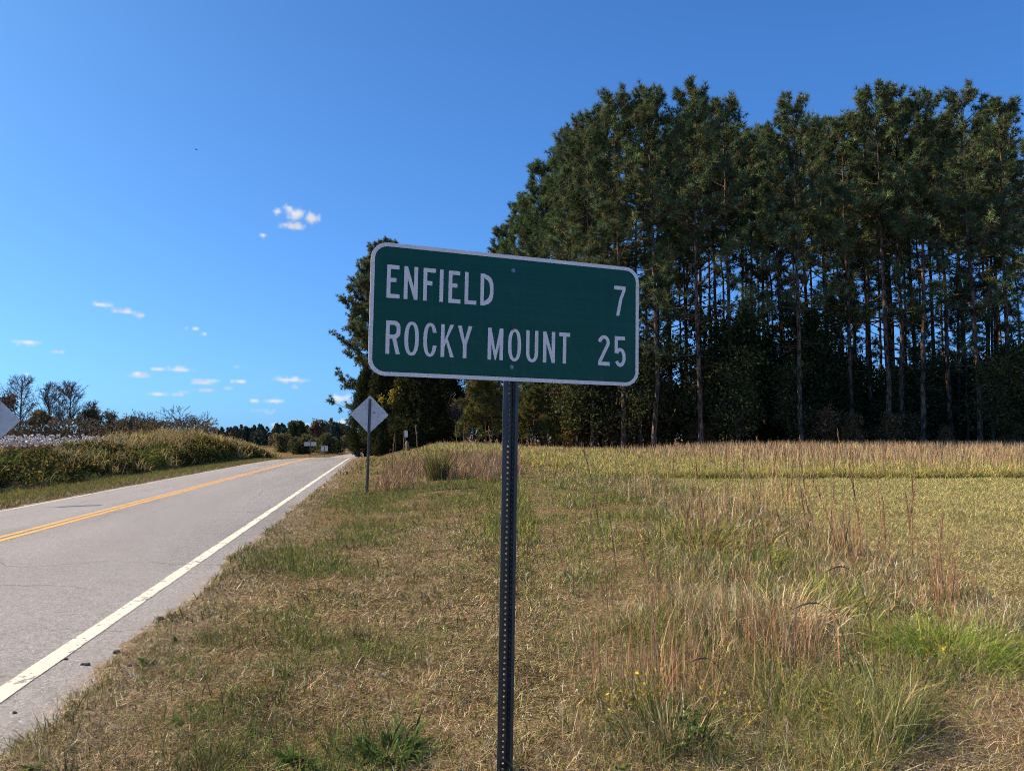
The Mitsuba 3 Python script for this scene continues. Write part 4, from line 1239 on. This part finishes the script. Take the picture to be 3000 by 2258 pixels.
mixc = lambda pal, wt: (lambda n, r: pick(pal, wt, n, r))
clump(num('grass_clump'), 'bright green arching grass clump at the right', 3.1, 5.35, 2400, .36, .56, mixc([(.17, .27, .045), (.24, .31, .06), OLIVE, STRAW, (.09, .13, .03)], [.42, .26, .14, .06, .12]), .0035, th=(.2, .4), curve=(.4, 1.7))
clump(num('grass_clump'), 'dark green grass clump at the lower right edge of the weeds', 2.4, 4.65, 380, .25, .40, mixc([(.06, .09, .03), GREEN, OLIVE, DRY, STRAW], [.34, .2, .16, .2, .1]), .005, th=(.15, .4), curve=(.2, 1.4))
clump(num('grass_clump'), 'spiky yellow green clump right of the post in mid field', 2.55, 10.2, 420, .62, .8, mixc([(.24, .25, .06), OLIVE, GOLD, (.09, .10, .03)], [.4, .25, .2, .15]), .011, th=(.4, .5))
clump(num('grass_clump'), 'pale dry straw clump of bent stems', 2.15, 6.0, 600, .46, .4, mixc([(.62, .46, .27), STRAW, PALE], [.5, .3, .2]), .007, th=(.2, .5))
clump(num('grass_clump'), 'dark green clump at the bottom just right of the post', .82, 3.95, 650, .28, .30, mixc([(.05, .08, .025), GREEN, OLIVE, DRY, STRAW], [.36, .18, .16, .2, .1]), .005, th=(.12, .4), curve=(.1, 1.3))
clump(num('grass_clump'), 'low leafy green clump at the bottom left of the post', -.62, 3.75, 320, .16, .2, mixc([(.08, .13, .04), GREEN], [.5, .5]), .012, th=(.4, .4))
clump(num('grass_clump'), 'tangle of pale grey dead straw at the bottom right of centre', 1.5, 3.72, 1100, .17, .75, mixc([(.42, .38, .28), PALE, DRY, (.16, .13, .09)], [.35, .25, .2, .2]), .0032, th=(.7, .5), curve=(.4, 1.8))
clump(num('grass_clump'), 'olive grass clump beyond the pale straw clump', 2.6, 6.6, 600, .42, .5, mixc([OLIVE, BRIGHT], [.5, .5]), .008)
clump(num('grass_clump'), 'yellow green clump in the middle of the weeds', 1.6, 4.35, 350, .28, .4, mixc([(.2, .2, .05), OLIVE, DRY, STRAW], [.3, .25, .3, .15]), .0045, th=(.15, .45))
clump(num('grass_clump'), 'tall upright olive clump on the bank behind the diamond sign', -2.4, 23.5, 300, 1.0, .26, mixc([OLIVE, (.14, .12, .05)], [.6, .4]), .02, th=(.05, .18), curve=(0, .4))
clump(num('grass_clump'), 'slender reddish clump standing alone on the mown field', 4.0, 6.9, 60, .78, .12, mixc([(.36, .19, .11), REDDISH], [.6, .4]), .004, th=(.02, .09), curve=(0, .15))
parts = []
for xx, yy, nn, rd in [(4.6, 14.2, 80, .8), (5.6, 15.6, 60, .9), (3.6, 13.0, 70, .8), (1.0, 4.7, 240, .5), (1.9, 5.2, 200, .45), (6.8, 17.5, 45, .9), (2.6, 16.5, 70, .8), (3.1, 11.5, 60, .8), (1.4, 6.2, 120, .5), (4.2, 9.3, 90, .4)]:
    r = np.random.default_rng(int(xx * 100 + yy))
    q = r.normal(0, rd * .55, (nn, 2))
    P = np.stack([xx + q[:, 0], yy + q[:, 1], terrain(xx + q[:, 0], yy + q[:, 1])], -1)
    parts.append(blades(P, (.8 if yy > 8 else .52) * r.uniform(.4, 1.2, nn), (.0045 if yy < 8 else .009) * r.uniform(.6, 1.3, nn), r.uniform(0, 6.28, nn), abs(r.normal(.05, .14, nn)), r.uniform(-.1, .35, nn),
                        pick([REDDISH, (.36, .21, .12), STRAW], [.5, .3, .2], nn, r, .35), rng=r, segs=2))
put_veg('seed_stalk_growth', parts)
tag('seed_stalk_growth', 'thin upright reddish brown seed stalks scattered through the weeds', 'seed stalks', kind='stuff')

# tall single stalks with seed heads: foot column, distance, height, lean
STALKS = [(1345, 4.3, 1.12, -.06), (1255, 4.6, .95, -.14), (1290, 4.9, 1.05, -.03), (1395, 5.0, .85, .1), (1420, 4.6, .98, -.1), (1480, 5.1, .9, .04), (1560, 4.8, 1.05, -.04), (1600, 5.4, .95, .07), (1660, 5.0, 1.0, -.05),
          (1760, 4.7, 1.2, -.08), (1800, 5.0, 1.15, -.1), (1838, 5.0, 1.28, -.12), (1870, 5.2, 1.25, -.08), (1905, 5.1, 1.1, .02), (1935, 5.4, 1.2, .05), (1965, 5.6, 1.1, -.02), (1730, 5.5, 1.0, -.16), (1700, 5.9, .9, .12),
          (1530, 6.2, 1.0, -.06), (1460, 6.6, .9, .1), (1580, 6.8, 1.1, -.02), (1310, 6.4, 1.0, -.09), (1235, 7.2, .8, .05), (2010, 6.0, .9, .03), (1610, 8.5, 1.3, -.03), (1700, 9.0, 1.2, .04), (1745, 8.2, 1.25, -.05),
          (1790, 9.5, 1.3, .02), (1660, 10.5, 1.2, .06), (1850, 9.2, 1.1, -.06), (1510, 11, 1.2, -.04), (1560, 12, 1.2, .05), (1455, 12.5, 1.1, .0), (1290, 12, 1.3, -.16), (1720, 13, 1.4, .03), (1640, 13.5, 1.4, -.03),
          (1190, 14, .9, .1), (1960, 8.8, 1.0, .02), (1895, 11.5, 1.2, -.03), (1820, 13, 1.5, -.02), (870, 24, 1.6, .03), (905, 26, 1.7, -.05), (848, 25, 1.5, .02), (1060, 27, 1.5, -.04), (1000, 30, 1.6, .03), (990, 29, 1.5, -.06)]
rng = np.random.default_rng(300)
for px, d, hh, lean in STALKS:
    g = spot(px, d)
    key = num('seed_stalk')
    tag(key, 'tall thin reddish brown grass stalk with a narrow seed head above the weeds', 'grass stalk', 'tall single seed stalks')
    top = g + [lean * hh * 1.3, rng.normal(0, .08), hh]
    pts = bezier(g - [0, 0, .03], g + [lean * hh * .3, 0, hh * .6], top, 8)
    wd = max(.0022, .0006 * d)
    put(key + '__stem', tube(pts[:6], np.linspace(wd, wd * .7, 6), 5), 'matte', color=np.tile(jitter((.27, .17, .10), 1, rng, .15), (30, 1)))
    m = 60
    u_ = rng.uniform(0, 1, m)
    P = np.stack([np.interp(.68 + .34 * u_, np.linspace(0, 1, 8), pts[:, i]) for i in range(3)], 1)
    put_veg(key + '__seed_head', blades(P, rng.uniform(.03, .06, m) * (1 + .05 * d), np.full(m, max(.006, .0012 * d)), rng.uniform(0, 6.28, m), abs(rng.normal(.15, .15, m)), np.zeros(m), jitter((.33, .21, .13), m, rng), segs=1))
# arching stems with dark drooping heads
for px, d, hh, rx in [(1870, 4.9, .72, -.33), (1820, 4.6, .55, -.36), (1560, 4.2, .34, -.22)]:
    g = spot(px, d)
    key = num('arching_grass')
    tag(key, 'arching grass stem with a dark drooping seed head', 'grass stalk', 'arching dark seed heads')
    pts = bezier(g, g + [0, .02, hh * 1.25], g + [rx, -.03, hh * .93], 14)
    put(key + '__stem', tube(pts[:10], np.linspace(.003, .002, 10), 5), 'matte', color=np.tile([[.12, .12, .05]], (50, 1)))
    put(key + '__seed_head', tube(pts[9:], [.002, .005, .006, .005, .002], 6), 'matte', color=np.tile([[.16, .11, .085]], (30, 1)))

# rosette weeds and flowers in the verge
def weed(key, label, x, y, n, ln, w, col, el):
    r = np.random.default_rng(int(abs(x) * 991 + y * 313))
    az = np.arange(n) * 2.4 + r.normal(0, .2, n)
    P = np.tile([x, y, float(terrain(x, y)) + .005], (n, 1))
    v, f, c = blades(P, ln * r.uniform(.6, 1.1, n), w * r.uniform(.8, 1.2, n), az, r.uniform(*el, n), r.uniform(.2, .7, n), jitter(col, n, r, .15), segs=4)
    q = v.reshape(n, 9, 3)
    mid = (q[:, 0:8:2] + q[:, 1:8:2]) / 2
    for k, s in enumerate((.25, .8, 1.0, .75)):
        for o in (0, 1):
            q[:, 2 * k + o] = mid[:, k] + (q[:, 2 * k + o] - mid[:, k]) * s * 1.4
    put_veg(key, (q.reshape(-1, 3), f, c))
    tag(key, label, 'weed plant')


def gpos(px, py):
    """Where a mark measured on the nearly level ground lies."""
    d = 1.6 / ((py - CY) / F)
    for _ in range(4):
        x = (px - CX) / F * d
        d = (CAM_Z - float(terrain(x, d))) / ((py - CY) / F)
    return (px - CX) / F * d, d


for px, py, n, ln, w, lab in [(330, 1422, 12, .11, .03, 'glossy green dock weed near the asphalt edge left of centre'), (395, 1377, 9, .08, .022, 'small green weed beside the asphalt edge behind the dock weed'), (400, 1545, 10, .09, .025, 'green rosette weed low in the left verge'),
                              (640, 1625, 16, .15, .032, 'broad leaved green weed at the bottom left of centre'), (690, 1640, 12, .12, .03, 'broad leaved weed next to the largest bottom weed'), (560, 1565, 10, .1, .02, 'slim leaved green weed below the yellow flower'),
                              (905, 1585, 10, .09, .02, 'small weed left of the post foot'), (625, 1448, 12, .1, .022, 'dark green weed in the middle verge'), (530, 1245, 9, .1, .026, 'green weed beside the white line in mid verge'), (100, 1640, 12, .1, .02, 'weed at the bottom left corner'),
                              (770, 1300, 9, .09, .018, 'slim green weed in the upper middle verge'), (1330, 1640, 9, .09, .02, 'small green weed right of the post foot')]:
    x, y = gpos(px, py)
    weed(num('weed_plant'), lab, x, y, n, ln * .8, w * .85, (.06, .105, .03) if n > 9 else (.075, .12, .04), (.5, 1.25))
for px, py, sc in [(593, 1470, 1.0), (617, 1407, .8), (684, 1277, .9), (692, 1255, .9), (705, 1186, .9), (1000, 1500, .6)]:
    x, y = gpos(px, py)
    z = float(terrain(x, y))
    key = num('yellow_flower')
    tag(key, 'tiny yellow flower on a short stem in the verge', 'flower', 'yellow verge flowers')
    hh = .055
    put(key + '__stem', tube([[x, y, z], [x + .004, y, z + hh]], [.0015, .0012], 5), 'matte', color=np.tile([[.09, .13, .04]], (10, 1)))
    r = np.random.default_rng(int(px))
    n = 34
    P = np.tile([x + .004, y, z + hh], (n, 1))
    put_veg(key + '__petal', blades(P, .014 * sc * r.uniform(.7, 1.2, n), np.full(n, .005 * sc), r.uniform(0, 6.28, n), r.uniform(.2, 1.5, n), np.zeros(n), jitter((.72, .42, .02), n, r, .1), segs=1))
def leafy(key, label, px, py, hh, n, size, pal):
    x, y = gpos(px, py)
    r = np.random.default_rng(int(px + py))
    z = float(terrain(x, y))
    P0, P1, L = [], [], []
    for _ in range(5):
        b = np.array([x + r.normal(0, .03), y + r.normal(0, .03), z])
        e = b + [r.normal(0, .09), r.normal(0, .09), hh * r.uniform(.7, 1.1)]
        P0.append(b); P1.append(e)
        L.append(b + (e - b) * r.uniform(.25, 1.05, (n // 5, 1)) + r.normal(0, .035, (n // 5, 3)))
    put(key + '__stem', segs_mesh(P0, P1, np.full(5, .003), np.full(5, .0015), 4), 'matte', color=np.tile([[.16, .12, .06]], (40, 1)))
    L = np.vstack(L)
    put_veg(key + '__leaf', leaves(L, size * r.uniform(.6, 1.3, len(L)), pick(pal, np.ones(len(pal)), len(L), r, .25), r, aspect=.6))
    labels[key + '__leaf'] = {'label': 'small leaves on the stems', 'kind': 'stuff'}
    tag(key, label, 'weed plant')


YL = [(.42, .33, .04), (.30, .27, .05), (.2, .2, .05)]
RL = [(.38, .08, .07), (.42, .2, .16), (.25, .12, .07)]
for px, py, hh, n, sz, pal, lab in [(1311, 1545, .2, 90, .026, YL, 'yellow leaved weed low among the stems right of the post'), (1371, 1530, .22, 80, .024, YL, 'second yellow leaved weed beside the dark bottom clump'), (1566, 1550, .2, 90, .025, YL, 'yellow leaved weed at the bottom middle of the weeds'),
                                    (1766, 1560, .2, 90, .026, YL, 'yellow leaved weed in front of the dark green clump'), (2018, 1425, .18, 100, .022, YL, 'yellow speckled weed in front of the bright green clump'), (1662, 1240, .38, 160, .03, [(.26, .28, .05), (.2, .24, .05)], 'yellow green leafy weed beside the pale straw clump'),
                                    (1659, 1190, .3, 30, .03, RL, 'weed with red autumn leaves behind the straw clump'), (1600, 1260, .22, 30, .028, RL, 'red leaved weed left of the straw clump'), (1976, 1560, .08, 36, .026, RL, 'low red leaved weed near the bottom right corner'), (1420, 1265, .25, 70, .025, [GREEN, OLIVE], 'small green leafy weed in the middle of the strip'),
                                    (1850, 1480, .25, 110, .03, [(.09, .13, .04), OLIVE], 'green leafy weed in the dark lower right weeds'), (1480, 1600, .2, 100, .028, [(.08, .12, .04), GREEN], 'dark green leafy weed at the bottom right of the post')]:
    leafy(num('leafy_weed'), lab, px, py, hh, n, sz, pal)
# pale fallen leaves
rng = np.random.default_rng(410)
for px, py in [(1090, 1955), (1110, 1972), (1130, 1975), (1145, 1960), (1185, 1985), (1170, 1970), (1120, 2035), (1140, 2040), (1055, 1980), (1300, 2050), (1065, 2140), (1040, 2160), (1230, 1965), (960, 2010)]:
    x, y = gpos(px * .7373, py * .7373)
    key = num('fallen_leaf')
    z = float(terrain(x, y)) + .03
    v, f, c = leaves(np.array([[x, y, z]]), np.array([.038]), jitter((.42, .38, .33), 1, rng, .15, .05), rng, flat=.7, aspect=.6)
    put_veg(key, (v, f, c))
    tag(key, 'pale dry fallen leaf lying in the verge grass', 'leaf', 'pale fallen leaves in the verge')
# crumbs of asphalt along the ragged edge
for px, py, sc in [(366 * .455, 2, 0)] and [(271, 1398, .025), (360, 1329, .03), (209, 1435, .018), (199, 1441, .014), (300, 1425, .015), (163, 1440, .013), (80, 1595, .02), (60, 1555, .012)]:
    x, y = gpos(px, py)
    key = num('asphalt_crumb')
    b = trimesh.creation.icosphere(subdivisions=1)
    r = np.random.default_rng(int(px))
    v = np.asarray(b.vertices) * r.uniform(.7, 1.2, (len(b.vertices), 1)) * sc * [1.2, .9, .7]
    t_, L_ = road_tl(x, y)
    put(key, (v + [x, y, max(float(terrain(x, y)), float(zroad(t_) + crown(L_))) + sc * .35], b.faces), 'rubble')
    tag(key, 'dark crumb of broken asphalt on the ragged road edge', 'stone', 'asphalt crumbs on the road edge')
x, y = gpos(698.5, 1044)
q = trimesh.creation.box([.24, .07, .02]); q.apply_transform(trimesh.transformations.rotation_matrix(.3, [0, 0, 1])); q.apply_translation([x, y, float(terrain(x, y)) + .05])
put('paper_scrap', q, 'white_plastic')
tag('paper_scrap', 'white scrap of litter at the road edge before the diamond sign', 'litter')
# a far bird
bx, bd = (406 - CX) / F * 120, 120
bz = CAM_Z + (CY - 309) / F * 120 * 1.0
tag('bird', 'tiny dark bird soaring high in the blue sky', 'bird')
wv = np.array([[0, .12, 0], [-.42, .02, .22], [-.30, -.16, .12], [0, -.14, 0], [.42, .02, .0], [.30, -.16, 0]]) + [bx, bd, bz]
put('bird__wing', (wv[[0, 1, 2, 3]], np.array([[0, 1, 2], [0, 2, 3]])), 'dark_wire')
put('bird__wing_001', (wv[[0, 4, 5, 3]], np.array([[0, 2, 1], [0, 3, 2]])), 'dark_wire')
put('bird__body', tube([[bx, bd - .3, bz], [bx, bd - .1, bz], [bx, bd + .2, bz], [bx, bd + .33, bz]], [.03, .07, .06, .01], 7), 'dark_wire')
